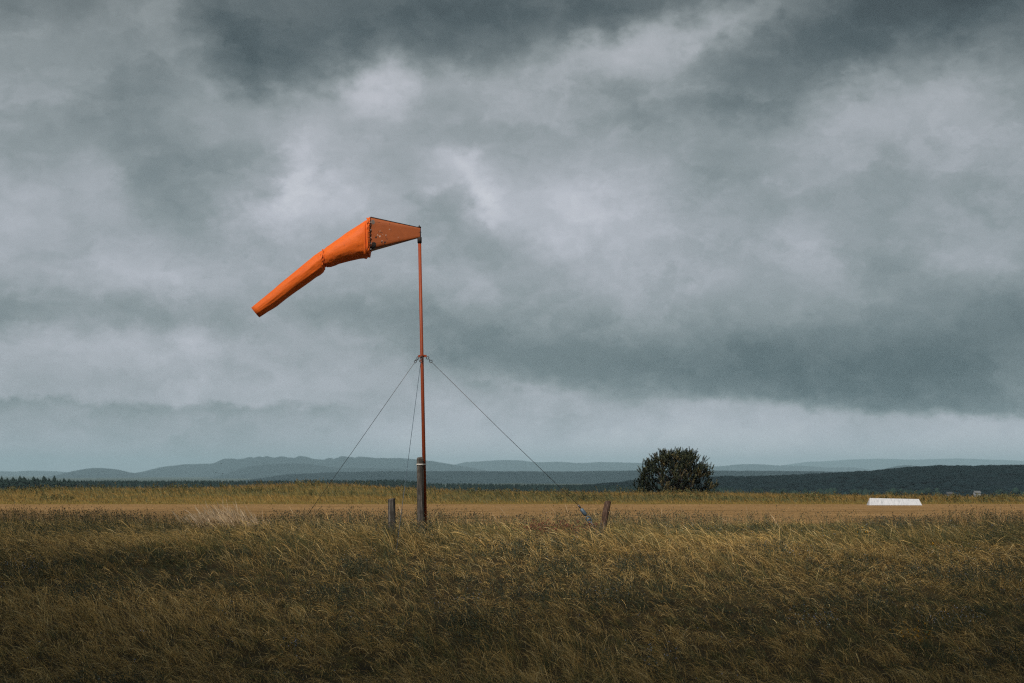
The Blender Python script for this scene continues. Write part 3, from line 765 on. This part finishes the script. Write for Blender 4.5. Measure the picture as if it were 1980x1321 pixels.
# ------------------------------------------------------------------ pine bush
def build_pine():
    Y = 150.0
    c = at(1307, 950, Y); gz = float(ground_z(c.x, Y)); pxm = Y / F
    t = empty('pine_bush', (c.x, Y, gz)); tag(t, 'lone dark rounded pine bush with upright shoots on the grass crest', 'tree')
    H = (EYE - (868 - HZ) * pxm) - gz
    # outline half widths by row (photograph px) left and right of column 1307
    rows = [864, 872, 882, 892, 902, 912, 922, 932, 942, 960]
    lw = [24, 38, 54, 62, 66, 69, 64, 70, 76, 72]
    rw = [14, 26, 41, 51, 58, 64, 66, 68, 76, 72]
    tips = []; tint = []
    V = []; Q = []; Tr = []; C = []
    bm = bmesh.new()
    tube(bm, [(0, 0, -.1), (.05, 0, .8), (0, .1, 1.8), (.1, 0, 2.8)], [.22, .18, .12, .04], 9)
    bm_obj('trunk', bm, M_BARK, t)
    bml = bmesh.new()
    shoots = []
    def half(row, a):
        l, r_ = np.interp(row, rows, lw), np.interp(row, rows, rw)
        ex = math.cos(a); side = (l if ex < 0 else r_)
        lob = .72 + .52 * float(vnoise(np.array(a * 1.6 + 13), np.array(row * .06)))
        return side * pxm * lob, (l + r_) / 2 * pxm * lob
    for k in range(250):       # boughs: each ends in a fan of upturned shoots
        row = 868 + 90 * random.random() ** 1.1; a = random.uniform(0, 2 * math.pi)
        if k < 48:
            q = math.sqrt(random.random()); bx = math.cos(a) * q * 44 * pxm - .35; by = math.sin(a) * q * 44 * pxm; row = 877 + 18 * q * q + random.uniform(-7, 6)
        else:
            hx, hy = half(row, a); r = random.uniform(.84, 1.02); bx, by = math.cos(a) * r * hx, math.sin(a) * r * hy
        bz = (EYE - (row - HZ) * pxm) - gz - .46
        tone = random.choice([0, 0, 1, 1, 2, 3]); spread = random.uniform(.12, .26)
        for _ in range(random.randint(4, 7)):
            shoots.append((bx + random.gauss(0, spread), by + random.gauss(0, spread), bz + random.gauss(0, .12), 1.0, tone))
        if k % 4 == 0: tube(bml, [(0, 0, max(.2, bz * .35)), (bx * .5, by * .5, bz * .6), (bx, by, bz)], [.06, .035, .015], 5)
    for k in range(700):       # inner fill shoots, the crown's inner shade put into their dark tone
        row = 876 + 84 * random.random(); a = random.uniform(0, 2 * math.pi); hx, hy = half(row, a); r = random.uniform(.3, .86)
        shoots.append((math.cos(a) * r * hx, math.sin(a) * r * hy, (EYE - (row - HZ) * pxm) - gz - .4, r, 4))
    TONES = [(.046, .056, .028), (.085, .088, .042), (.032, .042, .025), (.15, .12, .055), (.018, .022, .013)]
    for x, y, z, r, tone in shoots:
        out = Vector((x, y, 0))
        if out.length > 0: out.normalize()
        d = (out * random.uniform(.1, .5 + .6 * max(0, 1 - z / 3.0)) + Vector((random.gauss(0, .28), random.gauss(0, .28), random.uniform(.6, 1.0)))).normalized()
        Ls = random.uniform(.30, .62) if tone < 4 else random.uniform(.3, .5); nn = 64
        tt = rng.uniform(0, 1, nn); ang = rng.uniform(0, 6.28, nn)
        u = d.orthogonal().normalized(); w = d.cross(u)
        u = np.array(u); w = np.array(w); dd = np.array(d)
        e = u[None] * np.cos(ang)[:, None] + w[None] * np.sin(ang)[:, None]
        b0 = np.array([x, y, z])[None] + dd[None] * (tt * Ls)[:, None]
        nl = rng.uniform(.11, .16, nn) * (1 - .5 * tt)
        tip = b0 + (e * .85 + dd[None] * .55) * nl[:, None]
        sd = np.cross(e, dd[None]) * .030
        V.append(np.stack([b0 - sd, b0 + sd, tip], 1).reshape(-1, 3))
        base = np.array(TONES[tone])
        cc = base[None] * np.exp(rng.normal(0, .25, nn))[:, None]
        C.append(np.repeat(cc, 3, 0))
    bm_obj('limb', bml, M_BARK, t)
    V = np.concatenate(V); C = np.concatenate(C)
    np_mesh('crown', V, [np.arange(len(V)).reshape(-1, 3)], M_NEEDLE, t, tint=C)
build_pine()

# ------------------------------------------------------------------ windsock
def painted_steel(name, col, rust, spots=None, frac=.5):
    m, b = mat_new(name)
    tc = b.n('ShaderNodeTexCoord').outputs['Object']
    n1 = b.noise(tc, 7, 8, .65).outputs['Fac']; n2 = b.noise(b.v('MULTIPLY', tc, (1, 1, .2)), 22, 6, .6).outputs['Fac']
    c = b.mix(n1, tuple(x * .72 for x in col), tuple(min(1, x * 1.2) for x in col))
    c = b.mix(b.maprange(n2, .58, .72, 0, frac), c, rust)
    rough = .55
    if spots:
        for (x, z, rx, rz, colr) in spots:
            mp = b.n('ShaderNodeMapping', {'Vector': b.v('ADD', tc, b.v('MULTIPLY', b.v('SUBTRACT', b.noise(tc, 30, 3).outputs['Color'], (.5, .5, .5)), (.04, 0, .04))), 'Location': (x, 0, z), 'Scale': (rx, 1000, rz)}, vector_type='TEXTURE').outputs[0]
            f = b.maprange(b.v('LENGTH', mp), 1.0, .75)
            c = b.mix(f, c, colr)
    nm = b.n('ShaderNodeBump', {'Height': n1, 'Strength': .3, 'Distance': .01}).outputs[0]
    finish(b, principled(b, c, rough, 0, .35, nm))
    return m
RUST = (.055, .022, .012)
M_POLE = painted_steel('pole_paint', (.26, .044, .011), (.11, .028, .014), frac=.5)
M_IRON = simple('rusty_iron', (.035, .025, .022), .75, .3, .5, 20)
M_WIRE = simple('wire_steel', (.10, .10, .105), .5, .7, .2, 20)
M_GALV = simple('galvanised', (.085, .12, .155), .5, .3, .3, 30)
M_STRAP = simple('pale_strap', (.62, .58, .54), .6, 0, .15, 20)
def fabric():
    m, b = mat_new('orange_fabric')
    tc = b.n('ShaderNodeTexCoord').outputs['Object']
    n1 = b.noise(tc, 3.2, 6, .6).outputs['Fac']; n2 = b.noise(b.v('MULTIPLY', tc, (1, 1, 2.2)), 14, 5, .6).outputs['Fac']
    c = b.mix(n1, (.80, .122, .007), (.93, .185, .014))
    c = b.mix(b.maprange(n2, .54, .76, 0, .55), c, (.40, .085, .018))
    h = b.m('ADD', b.m('MULTIPLY', b.noise(tc, 9, 5, .55, .6).outputs['Fac'], 1.0), b.m('MULTIPLY', n2, .35))
    nm = b.n('ShaderNodeBump', {'Height': h, 'Strength': .22, 'Distance': .03}).outputs[0]
    p = principled(b, c, .6, 0, .3, nm, **{'Sheen Weight': .15})
    t = b.n('ShaderNodeBsdfTranslucent', {'Color': c}).outputs[0]
    finish(b, b.n('ShaderNodeMixShader', {0: .20, 1: p, 2: t}).outputs[0])
    return m
M_FAB = fabric()

def build_windsock():
    g = at(823, 1042, YP); gz = float(ground_z(g.x, YP)); g.z = gz
    root = empty('windsock', g); tag(root, 'orange windsock drooping from a tall rusty orange mast held by guy wires', 'windsock')
    def loc(p): return Vector(p) - g
    top = at(811.3, 466, YP); base = g.copy(); base.z -= .1
    bm = bmesh.new(); tube(bm, [loc(base), loc(at(816.8, 740, YP)), loc(top)], [.041, .039, .036], 16); bm_obj('pole', bm, M_POLE, root)
    bm = bmesh.new(); tube(bm, [loc(at(811.3, 470, YP)), loc(at(811.2, 459, YP))], .05, 14); bm_obj('swivel_sleeve', bm, M_IRON, root)
    bm = bmesh.new(); tube(bm, [loc(at(811.2, 460, YP)), loc(at(810.8, 439, YP))], .034, 14); bm_obj('spindle', bm, M_POLE, root)
    bm = bmesh.new(); tube(bm, [loc(at(810.8, 441, YP)), loc(at(810.8, 438.5, YP))], .042, 12); tube(bm, [loc(at(810.8, 439, YP)), loc(at(810.7, 436, YP))], .013, 8); cap = bm_obj('spindle_cap', bm, M_IRON, root)
    bm = bmesh.new(); tube(bm, [loc(at(810, 449, YP - .05)), loc(at(814.6, 449.2, YP))], .009, 6); bm_obj('pin', bm, M_IRON, root)
    # metal vane: hollow tapering box with rolled rims
    s0 = [(812.2, 441), (812.2, 459.5)]; s1 = [(718, 422), (718, 485)]
    nring = 7; rs = []
    def section(Tp, Bp, dep, n=28, pw=.35):
        T_, B_ = loc(at(*Tp, YP)), loc(at(*Bp, YP)); c = (T_ + B_) / 2; h = (T_ - B_) / 2; yy = Vector((0, 1, 0))
        out = []
        for k in range(n):
            a = 2 * math.pi * k / n; ca, sa = math.cos(a), math.sin(a)
            out.append(c + h * (math.copysign(abs(ca) ** pw, ca)) + yy * dep * math.copysign(abs(sa) ** pw, sa))
        return out
    for k in range(nring):
        f = k / (nring - 1)
        Tp = (s0[0][0] + (s1[0][0] - s0[0][0]) * f, s0[0][1] + (s1[0][1] - s0[0][1]) * f); Bp = (s0[1][0] + (s1[1][0] - s0[1][0]) * f, s0[1][1] + (s1[1][1] - s0[1][1]) * f)
        rs.append(section(Tp, Bp, .045 + .165 * f, 28, .32))
    cxy = lambda px, py: (loc(at(px, py, YP)).x, loc(at(px, py, YP)).z)
    DK = (.022, .016, .014); WH = (.62, .55, .46)
    spots = []
    for px, py, a, b_, col in [(724, 476, 5.2, 6.5, DK), (722, 481, 5, 4, DK), (728.5, 461.5, 2.0, 2.2, DK), (739.5, 470, 1.5, 2.4, DK), (745.5, 470.5, 1.9, 2.2, DK), (739.7, 473.5, .6, 2.6, DK), (745.2, 474.5, .7, 3.0, DK),
                               (747.5, 459, .7, 3.2, RUST), (749.5, 464, .7, 3, RUST), (754.3, 434.8, .5, 1.6, DK), (733.6, 450.8, .9, 1.0, RUST), (738, 452, 3.5, .7, RUST), (734, 433, 3, .6, RUST),
                               (731.6, 457, 1.0, .9, WH), (735.6, 458.3, .8, .8, WH), (736, 460.2, 1.0, .9, WH), (741.5, 456.2, .8, .8, WH), (747.4, 456.3, .9, .8, WH), (736, 448.8, .6, 1.5, WH), (739.5, 468, .9, .9, WH), (754, 445.5, 1.7, 1.0, (.42, .22, .14)), (770, 460, 1.4, .8, (.42, .2, .13)),
                               (722.5, 432, 4.0, 5.5, (.13, .10, .085))]:
        X, Z = cxy(px, py); k = YP / F; spots.append((X, Z, a * k, b_ * k, (*col, 1)))
    bm = bmesh.new(); rings(bm, rs, True, False)
    vane = bm_obj('vane', bm, painted_steel('vane_paint', (.32, .078, .018), (.13, .038, .014), spots, .45), root, False)
    so = vane.modifiers.new('thickness', 'SOLIDIFY'); so.thickness = .006
    bm = bmesh.new(); tube(bm, [loc(at(717.5, 421.9, YP)) + Vector((0, -.16, 0)), loc(at(811, 440.9, YP)) + Vector((0, -.03, 0))], .012, 6); bm_obj('rim_rod', bm, M_IRON, vane)
    bm = bmesh.new(); tube(bm, [loc(at(718, 485.2, YP)) + Vector((0, -.16, 0)), loc(at(811, 459.8, YP)) + Vector((0, -.03, 0))], .008, 6); bm_obj('rim_rod', bm, M_IRON, vane)
    bm = bmesh.new(); r0 = section((717.6, 421.6), (717.6, 485.6), .216, 28, .40); tube(bm, r0 + [r0[0]], .008, 6); bm_obj('throat_ring', bm, M_IRON, vane)
    # fabric
    N = 72
    def fab(name, secs, seed, throat):
        # refine along the length
        pts = []
        for (a, b_) in zip(secs[:-1], secs[1:]):
            for s in range(5):
                f = s / 5; pts.append([a[i] + (b_[i] - a[i]) * f for i in range(6)])
        pts.append(list(secs[-1]))
        rsv = []
        for j, (tx, ty, bx, by, dep, pw) in enumerate(pts):
            T_, B_ = loc(at(tx, ty, YP)), loc(at(bx, by, YP)); c = (T_ + B_) / 2; h = (T_ - B_) / 2
            ring = []; rr = h.length
            ends = min(j, len(pts) - 1 - j) if not throat else j
            for k in range(N):
                a = 2 * math.pi * k / N; ca, sa = math.cos(a), math.sin(a)
                e = h * math.copysign(abs(ca) ** pw, ca) + Vector((0, 1, 0)) * dep * math.copysign(abs(sa) ** pw, sa)
                ga = math.exp(-((j - 4) / 5.0) ** 2) if throat else math.exp(-((j - 3) / 5.0) ** 2)
                under = .5 - .5 * ca                                  # slack gathers hang below
                wob = (float(vnoise(np.array(k * .42 + seed), np.array(j * .33))) - .5) * (.016 + .04 * ga * (.35 + under))
                fold = (math.sin(k * .75 + seed + .25 * j) * .020 + math.sin(k * 1.9 + seed * 2) * .010) * ga * (.3 + under)
                wob += math.sin(k * .9 + seed + .06 * j) * .0018 + (float(vnoise(np.array(k * .8 + seed * 5), np.array(j * .13))) - .5) * .011
                ring.append(c + e * (1 + (wob + fold) / max(rr, .1) * .8))
            rsv.append(ring)
        bm = bmesh.new(); rings(bm, rsv, False, False)
        o = bm_obj(name, bm, M_FAB, root)
        so = o.modifiers.new('thickness', 'SOLIDIFY'); so.thickness = .004
        return o
    q = .40
    up = fab('fabric_sleeve', [
        (717.0, 421.0, 717.0, 487.0, .225, q), (713.5, 422.0, 714.5, 496.5, .26, .5), (709.5, 427.0, 710.8, 496.5, .245, .58), (707, 427.4, 708.6, 499.8, .275, .66), (703, 430.0, 704, 500.0, .282, .78), (690, 438.0, 695, 501, .30, .9), (670, 451.0, 675, 505.5, .29, 1), (650, 465, 652, 511.8, .262, 1), (636, 475, 640, 516.2, .238, 1),
        (628.5, 480.2, 633, 517.0, .215, 1), (626.0, 483.5, 629.5, 514.5, .185, 1)], 2.3, True)
    lowr = fab('fabric_sleeve', [
        (624.5, 484.0, 628.5, 515.0, .18, 1), (621.5, 485.2, 627.5, 521.5, .205, 1), (617, 488.0, 626.0, 525.5, .222, 1), (608, 494.6, 619, 531.5, .218, 1), (595, 505, 606, 540, .21, 1), (560, 533.5, 574, 562.5, .19, 1), (520, 567, 535, 591.8, .165, 1), (486, 595, 501.5, 614, .146, 1)], 8.1, False)
    # hem of the upper sleeve where it is laced to the throat ring
    bm = bmesh.new()
    hem = section((712.2, 423.6), (713.2, 494.5), .268, 40, .55)
    hem = [p + Vector((random.uniform(-.02, .02), 0, random.uniform(-.006, .006))) for p in hem]
    tube(bm, hem + [hem[0]], [.013 + random.uniform(-.004, .008) for _ in range(41)], 6); bm_obj('hem', bm, M_FAB, up)
    for py in (431.8, 440.4, 449.3, 458.5, 469):
        bm = bmesh.new(); tube(bm, [loc(at(711.6, py + .4, YP - .285)), loc(at(714.4, py, YP - .272)), loc(at(717.4, py + .8, YP - .23))], .0055, 6); bm_obj('lacing_tie', bm, M_IRON, up)
    for py in (430, 445, 459.5, 470.5, 482):
        bm = bmesh.new(); bmesh.ops.create_icosphere(bm, subdivisions=1, radius=.011, matrix=Matrix.Translation(loc(at(717.2, py, YP - .235)))); bm_obj('rivet', bm, M_STRAP, up)
    bm = bmesh.new(); jr = [Vector(v.co) for v in []]
    T_, B_ = loc(at(625.2, 483.2, YP)), loc(at(629.3, 515.5, YP)); c = (T_ + B_) / 2; h = (T_ - B_) / 2
    jr = [c + h * math.cos(2 * math.pi * k / 36) * 1.03 + Vector((0, .19, 0)) * math.sin(2 * math.pi * k / 36) * 1.03 + Vector((random.uniform(-.015, .015), 0, 0)) for k in range(36)]
    tube(bm, jr + [jr[0]], [.012 + random.uniform(-.004, .006) for _ in range(37)], 6); bm_obj('seam', bm, M_FAB, lowr)
    # guy collar
    cc = loc(at(816.1, 688.5, YP))
    bm = bmesh.new(); tube(bm, [cc + Vector((0, 0, -.028)), cc + Vector((0, 0, .028))], .052, 16); col = bm_obj('guy_collar', bm, M_POLE, root)
    anchors = [Vector((g.x + 3.97, YP - .25, 0)), Vector((g.x - 3.35, YP + 2.5, 0)), Vector((g.x - .42, YP - 3.85, 0))]
    lean = (top - base).normalized()
    for i, A in enumerate(anchors):
        A.z = float(ground_z(A.x, A.y)) - .05
        al = loc(A); hd = Vector((al.x - cc.x, al.y - cc.y, 0)).normalized()
        lug0 = cc + hd * .045; lug1 = cc + hd * .105
        sd = Vector((-hd.y, hd.x, 0)) * .012
        bm = bmesh.new(); hts = .026
        vs = [bm.verts.new(p + sd * s + Vector((0, 0, z))) for s in (-1, 1) for p, z in ((lug0, -hts), (lug1, -hts), (lug1, hts), (lug0, hts))]
        bm.faces.new(vs[:4]); bm.faces.new(vs[4:][::-1])
        for k in range(4): bm.faces.new((vs[k], vs[(k + 1) % 4], vs[4 + (k + 1) % 4], vs[4 + k]))
        bm_obj('lug', bm, M_POLE, col, False)
        st = lug1 + Vector((0, 0, -.02)); dirn = (al - st).normalized()
        bm = bmesh.new(); ax = dirn.cross(hd).normalized() if i != 2 else Vector((0, 1, 0))
        torus(bm, st + dirn * .03, ax, .030, .008); torus(bm, st + dirn * .085, ax.cross(dirn), .028, .008); torus(bm, st + dirn * .14, ax, .030, .008); bm_obj('shackle', bm, M_WIRE, col)
        w0 = st + dirn * .165
        bm = bmesh.new()
        if i == 0:
            e = loc(at(1118, 976.5, YP - .22)); tb0 = e; tb1 = loc(at(1150, 1020, YP - .25))
            tube(bm, [w0, (w0 + e) / 2 + Vector((0, 0, -.02)), e], .0062, 6); wire = bm_obj('guy_wire', bm, M_WIRE, root)
            d2 = (tb1 - tb0)
            bm = bmesh.new(); P_ = lambda f: tb0 + d2 * f
            tube(bm, [P_(0), P_(.14)], .022, 8); bm_obj('wire_clamp', bm, M_WIRE, wire)
            bm = bmesh.new(); tube(bm, [P_(.16), P_(.20), P_(.42), P_(.48)], [.018, .045, .045, .018], 10); bm_obj('turnbuckle', bm, M_GALV, wire)
            bm = bmesh.new(); torus(bm, P_(.60), (0, 1, .2), .05, .014); torus(bm, P_(.70), (0, 1, -.1), .045, .014); bm_obj('chain_link', bm, M_GALV, wire)
            bm = bmesh.new(); tube(bm, [P_(.74), P_(1.0), P_(1.0) + Vector((.12, 0, -.42))], .018, 8); bm_obj('anchor_rod', bm, M_WIRE, wire)
        else:
            tube(bm, [w0, (w0 + al) / 2 + Vector((0, 0, -.02)), al], .0054, 6); wire = bm_obj('guy_wire', bm, M_WIRE if i == 1 else M_GALV, root)
build_windsock()

# ------------------------------------------------------------------ posts
def wood(name, c1, c2, c3):
    m, b = mat_new(name)
    tc = b.n('ShaderNodeTexCoord').outputs['Object']
    st = b.v('MULTIPLY', tc, (22, 22, 1.6))
    n1 = b.noise(st, 1, 8, .65).outputs['Fac']; n2 = b.noise(tc, 5, 5, .6).outputs['Fac']
    c = b.ramp(n1, [(.32, c1), (.5, c2), (.7, c3)])
    c = b.mix(b.maprange(n2, .5, .68, 0, .6), c, (.035, .028, .026))
    nm = b.n('ShaderNodeBump', {'Height': n1, 'Strength': .9, 'Distance': .02}).outputs[0]
    finish(b, principled(b, c, .9, 0, .1, nm))
    return m
def post(p0, p1, r, mat, label, seed, name='wooden_post'):
    rnd = random.Random(seed)
    p0 = Vector(p0); p1 = Vector(p1); base = p0.copy()
    ax = (p1 - p0); L = ax.length; ax.normalize(); u = ax.orthogonal().normalized(); w = ax.cross(u)
    n = 26; crack = [rnd.uniform(0, 6.28) for _ in range(5)]
    rs = []; zs = [0, .15, .3, .45, .6, .75, .88, .96, .99, 1.0]
    for j, f in enumerate(zs):
        ring = []
        for k in range(n):
            a = 2 * math.pi * k / n
            rr = r * (1.03 - .06 * f) * (1 + .05 * (float(vnoise(np.array(k * .8 + seed * 3), np.array(f * 6))) - .5))
            for c in crack:
                d = (a - c + math.pi) % (2 * math.pi) - math.pi
                rr *= 1 - .13 * math.exp(-(d / .10) ** 2) * (.4 + .6 * f)
            if j == len(zs) - 1: rr *= .86
            ring.append(p0 + ax * (L * f + (.014 * math.sin(a + seed) if f > .95 else 0)) + (u * math.cos(a) + w * math.sin(a)) * rr - base)
        rs.append(ring)
    bm = bmesh.new(); rings(bm, rs)
    o = bm_obj(name, bm, mat, None, False); o.location = base
    tag(o, label, 'post', 'weathered timber posts')
    return o
M_WG = wood('weathered_grey_timber', (.021, .019, .018), (.074, .067, .060), (.23, .205, .18))
M_WB = wood('weathered_brown_timber', (.022, .014, .011), (.075, .045, .033), (.19, .13, .10))
def on_ground(px, Y): 
    x = (px - 990) * Y / F
    return Vector((x, Y, float(ground_z(x, Y)) - .1))
tall = post(on_ground(814.5, YP - .16), at(812.2, 885, YP - .16), .079, M_WG, 'tall grey weathered post strapped to the windsock mast', 1)
def strap():
    c = at(812.6, 898, YP - .16) - tall.location
    bm = bmesh.new(); n = 28; rs = []
    pc = at(820.1, 898, YP) - tall.location
    loop = []
    for k in range(n):
        a = 2 * math.pi * k / n; d = Vector((math.cos(a), math.sin(a), 0))
        q1 = c + d * .086; q2 = pc + d * .047
        loop.append(q1 if d.dot(q1) > d.dot(q2) else q2)
    for z0, z1, e in ((-.012, -.012, .0),): pass
    ri = [[p + Vector((0, 0, z)) for p in loop] for z in (-.014, .014)]
    cen = (c + pc) / 2
    ro = [[cen + (p - cen) * 1.03 for p in r] for r in ri]
    rings(bm, [ri[0], ro[0], ro[1], ri[1], ri[0]], False, False)
    bmesh.ops.remove_doubles(bm, verts=bm.verts, dist=1e-5)
    bm_obj('strap', bm, M_STRAP, tall, False)
strap()
post(on_ground(758.5, 38.0), at(757, 964.5, 38.0), .084, M_WG, 'short grey weathered post left of the windsock mast', 2)
post(on_ground(1159.5, 38.7), at(1175.5, 970, 38.9), .076, M_WB, 'short brown post leaning to the right near the guy wire anchor', 3)

# ------------------------------------------------------------------ runway marker
def marker():
    Y = 78.0
    k = Y / F; c = at(1729, 979.5, Y); gz = float(ground_z(c.x, Y)) + .03
    t = empty('runway_marker', (c.x, Y, gz)); tag(t, 'long low white gable shaped runway marker on the airstrip edge', 'marker'); t.rotation_euler.z = R(-3)
    wb = 100 * k / 2; wt = 93.5 * k / 2; hl = 13.6 * k; hr = 11.6 * k; dp = .36
    m, b = mat_new('white_sheet')
    tc = b.n('ShaderNodeTexCoord').outputs['Object']
    n1 = b.noise(b.v('MULTIPLY', tc, (9, 1, 1.2)), 3, 6, .6).outputs['Fac']
    finish(b, principled(b, b.ramp(n1, [(.32, (.28, .29, .31)), (.46, (.42, .43, .455)), (.6, (.49, .495, .52))]), .5, 0, .3))
    def panel(name, pts, nd):
        bm = bmesh.new(); a = [bm.verts.new(p) for p in pts]; c2 = [bm.verts.new(Vector(p) + Vector(nd) * .012) for p in pts]
        bm.faces.new(a); bm.faces.new(c2[::-1]); n = len(a)
        for i in range(n): bm.faces.new((a[i], a[(i + 1) % n], c2[(i + 1) % n], c2[i]))
        return bm_obj(name, bm, m, t, False)
    # ribbed front and back sheets, upright seams proud of the sheet
    for s, nm in ((-1, 'front_panel'), (1, 'back_panel')):
        pts = [(-wb, s * dp, 0), (wb, s * dp, 0), (wt, s * .02, hr), (-wt, s * .02, hl)]
        p = panel(nm, pts, (0, s * .6, .8))
        bm = bmesh.new()
        for j in range(1, 24):
            f = j / 24; x0 = -wb + 2 * wb * f; x1 = -wt + 2 * wt * f; zt = hl + (hr - hl) * f
            tube(bm, [(x0, s * (dp + .008), .012), (x1, s * (.03 + .008), zt + .006)], .007, 5)
        bm_obj('ribs', bm, m, p, False)
    panel('end_panel', [(-wb - .003, -dp, 0), (-wt - .003, 0, hl), (-wb - .003, dp, 0)], (-1, 0, .1))
    panel('end_panel', [(wb + .003, -dp, 0), (wt + .003, 0, hr), (wb + .003, dp, 0)], (1, 0, .1))
marker()

# ------------------------------------------------------------------ birds
def bird(px, py, Y, rz, label):
    p = at(px, py, Y)
    o_bm = bmesh.new()
    tube(o_bm, [(0, -.11, 0), (0, -.07, .01), (0, .0, .012), (0, .08, 0), (0, .14, -.005)], [.008, .030, .038, .022, .01], 8)
    body = o_bm
    t = empty('bird', p); t.rotation_euler = (0, 0, R(rz)); tag(t, label, 'bird', 'three birds over the far hills')
    bm_obj('body', body, M_DARKB, t)
    for s in (-1, 1):
        bm = bmesh.new()
        up = [(0, -.05, .015), (s * .08, -.06, .05), (s * .17, -.01, .055), (s * .08, .03, .045), (0, .05, .012)]
        a = [bm.verts.new(v) for v in up]; c = [bm.verts.new((v[0], v[1], v[2] - .008)) for v in up]
        bm.faces.new(a); bm.faces.new(c[::-1])
        for i in range(5): bm.faces.new((a[i], a[(i + 1) % 5], c[(i + 1) % 5], c[i]))
        bm_obj('wing', bm, M_DARKB, t, False)
M_DARKB = simple('dark_feathers', (.02, .02, .022), .8, 0, .2, 30)
bird(428, 897, 230, 70, 'topmost of three tiny dark birds above the far hills')
bird(417.5, 914.5, 230, 60, 'lower left of three tiny dark birds above the far hills')
bird(430.5, 916.5, 230, 80, 'lower right of three tiny dark birds above the far hills')

# ------------------------------------------------------------------ added unseen cloud mesh, shaped to shade the foreground and side corners
def build_shade_cloud():
    ALT = 262.0
    off = S / S.z * ALT
    xs = np.arange(-330, 331, 5.5); ys = np.arange(-330, 71, 5.5)
    X, Y = np.meshgrid(xs, ys, indexing='ij')
    edge = 24.6 + np.minimum(30, 15 * np.abs(X / np.where(X < 0, 11.5, 15.0)) ** 2) + 5 * (fbm(X * .06 + 4, Y * 0 + 3, 3) - .5)  # edge curved so the added shade covers the near ground and both sides
    edge = np.where(np.abs(X) > 40, edge - np.minimum(60, (np.abs(X) - 40) * .6), edge)
    dist = np.minimum.reduce([edge - Y, X + 320 + 40 * (fbm(Y * .03, Y * 0, 3) - .5), 320 - X + 40 * (fbm(Y * .03 + 9, Y * 0, 3) - .5), Y + 320])
    inside = dist > 0
    th = np.sqrt(np.clip(dist, 0, 60) / 60)
    top = th * (8 + 22 * fbm(X * .03, Y * .03, 4)); bot = -th * (3 + 9 * fbm(X * .04 + 30, Y * .04, 4))
    nx, ny = X.shape
    base = np.stack([X + off.x, Y + off.y, ALT + 0 * X], -1)
    vt = base.copy(); vt[..., 2] += top; vb = base.copy(); vb[..., 2] += bot - .05
    idx = np.arange(nx * ny).reshape(nx, ny)
    cell = inside[:-1, :-1] | inside[1:, :-1] | inside[1:, 1:] | inside[:-1, 1:]
    q = np.stack([idx[:-1, :-1], idx[1:, :-1], idx[1:, 1:], idx[:-1, 1:]], -1)[cell]
    m, b = mat_new('shade_cloud_surface')
    d = b.n('ShaderNodeBsdfDiffuse', {'Color': (.85, .86, .88, 1)}).outputs[0]; t = b.n('ShaderNodeBsdfTranslucent', {'Color': (.55, .58, .62, 1)}).outputs[0]
    finish(b, b.n('ShaderNodeMixShader', {0: .3, 1: d, 2: t}).outputs[0])
    o = np_mesh('shade_cloud', np.concatenate([vt.reshape(-1, 3), vb.reshape(-1, 3)]), [q, q[:, ::-1] + nx * ny], m, smooth=True)
    tag(o, 'unseen sheet added overhead to shade the near meadow', 'shade_cloud', kind='structure')
build_shade_cloud()

# ------------------------------------------------------------------ haze
def build_haze():
    bm = bmesh.new(); box(bm, (-27000, -3500, -60), (27000, 27500, 232))
    m, b = mat_new('haze_air')
    v = b.n('ShaderNodeVolumePrincipled', {'Color': (.60, .86, 1.0, 1), 'Density': .000074, 'Anisotropy': 0.0})
    b.n('ShaderNodeOutputMaterial', {'Volume': v.outputs[0]})
    o = bm_obj('haze', bm, m, None, False)
    tag(o, 'pale blue haze between the field and the far hills', 'haze', kind='stuff')
build_haze()
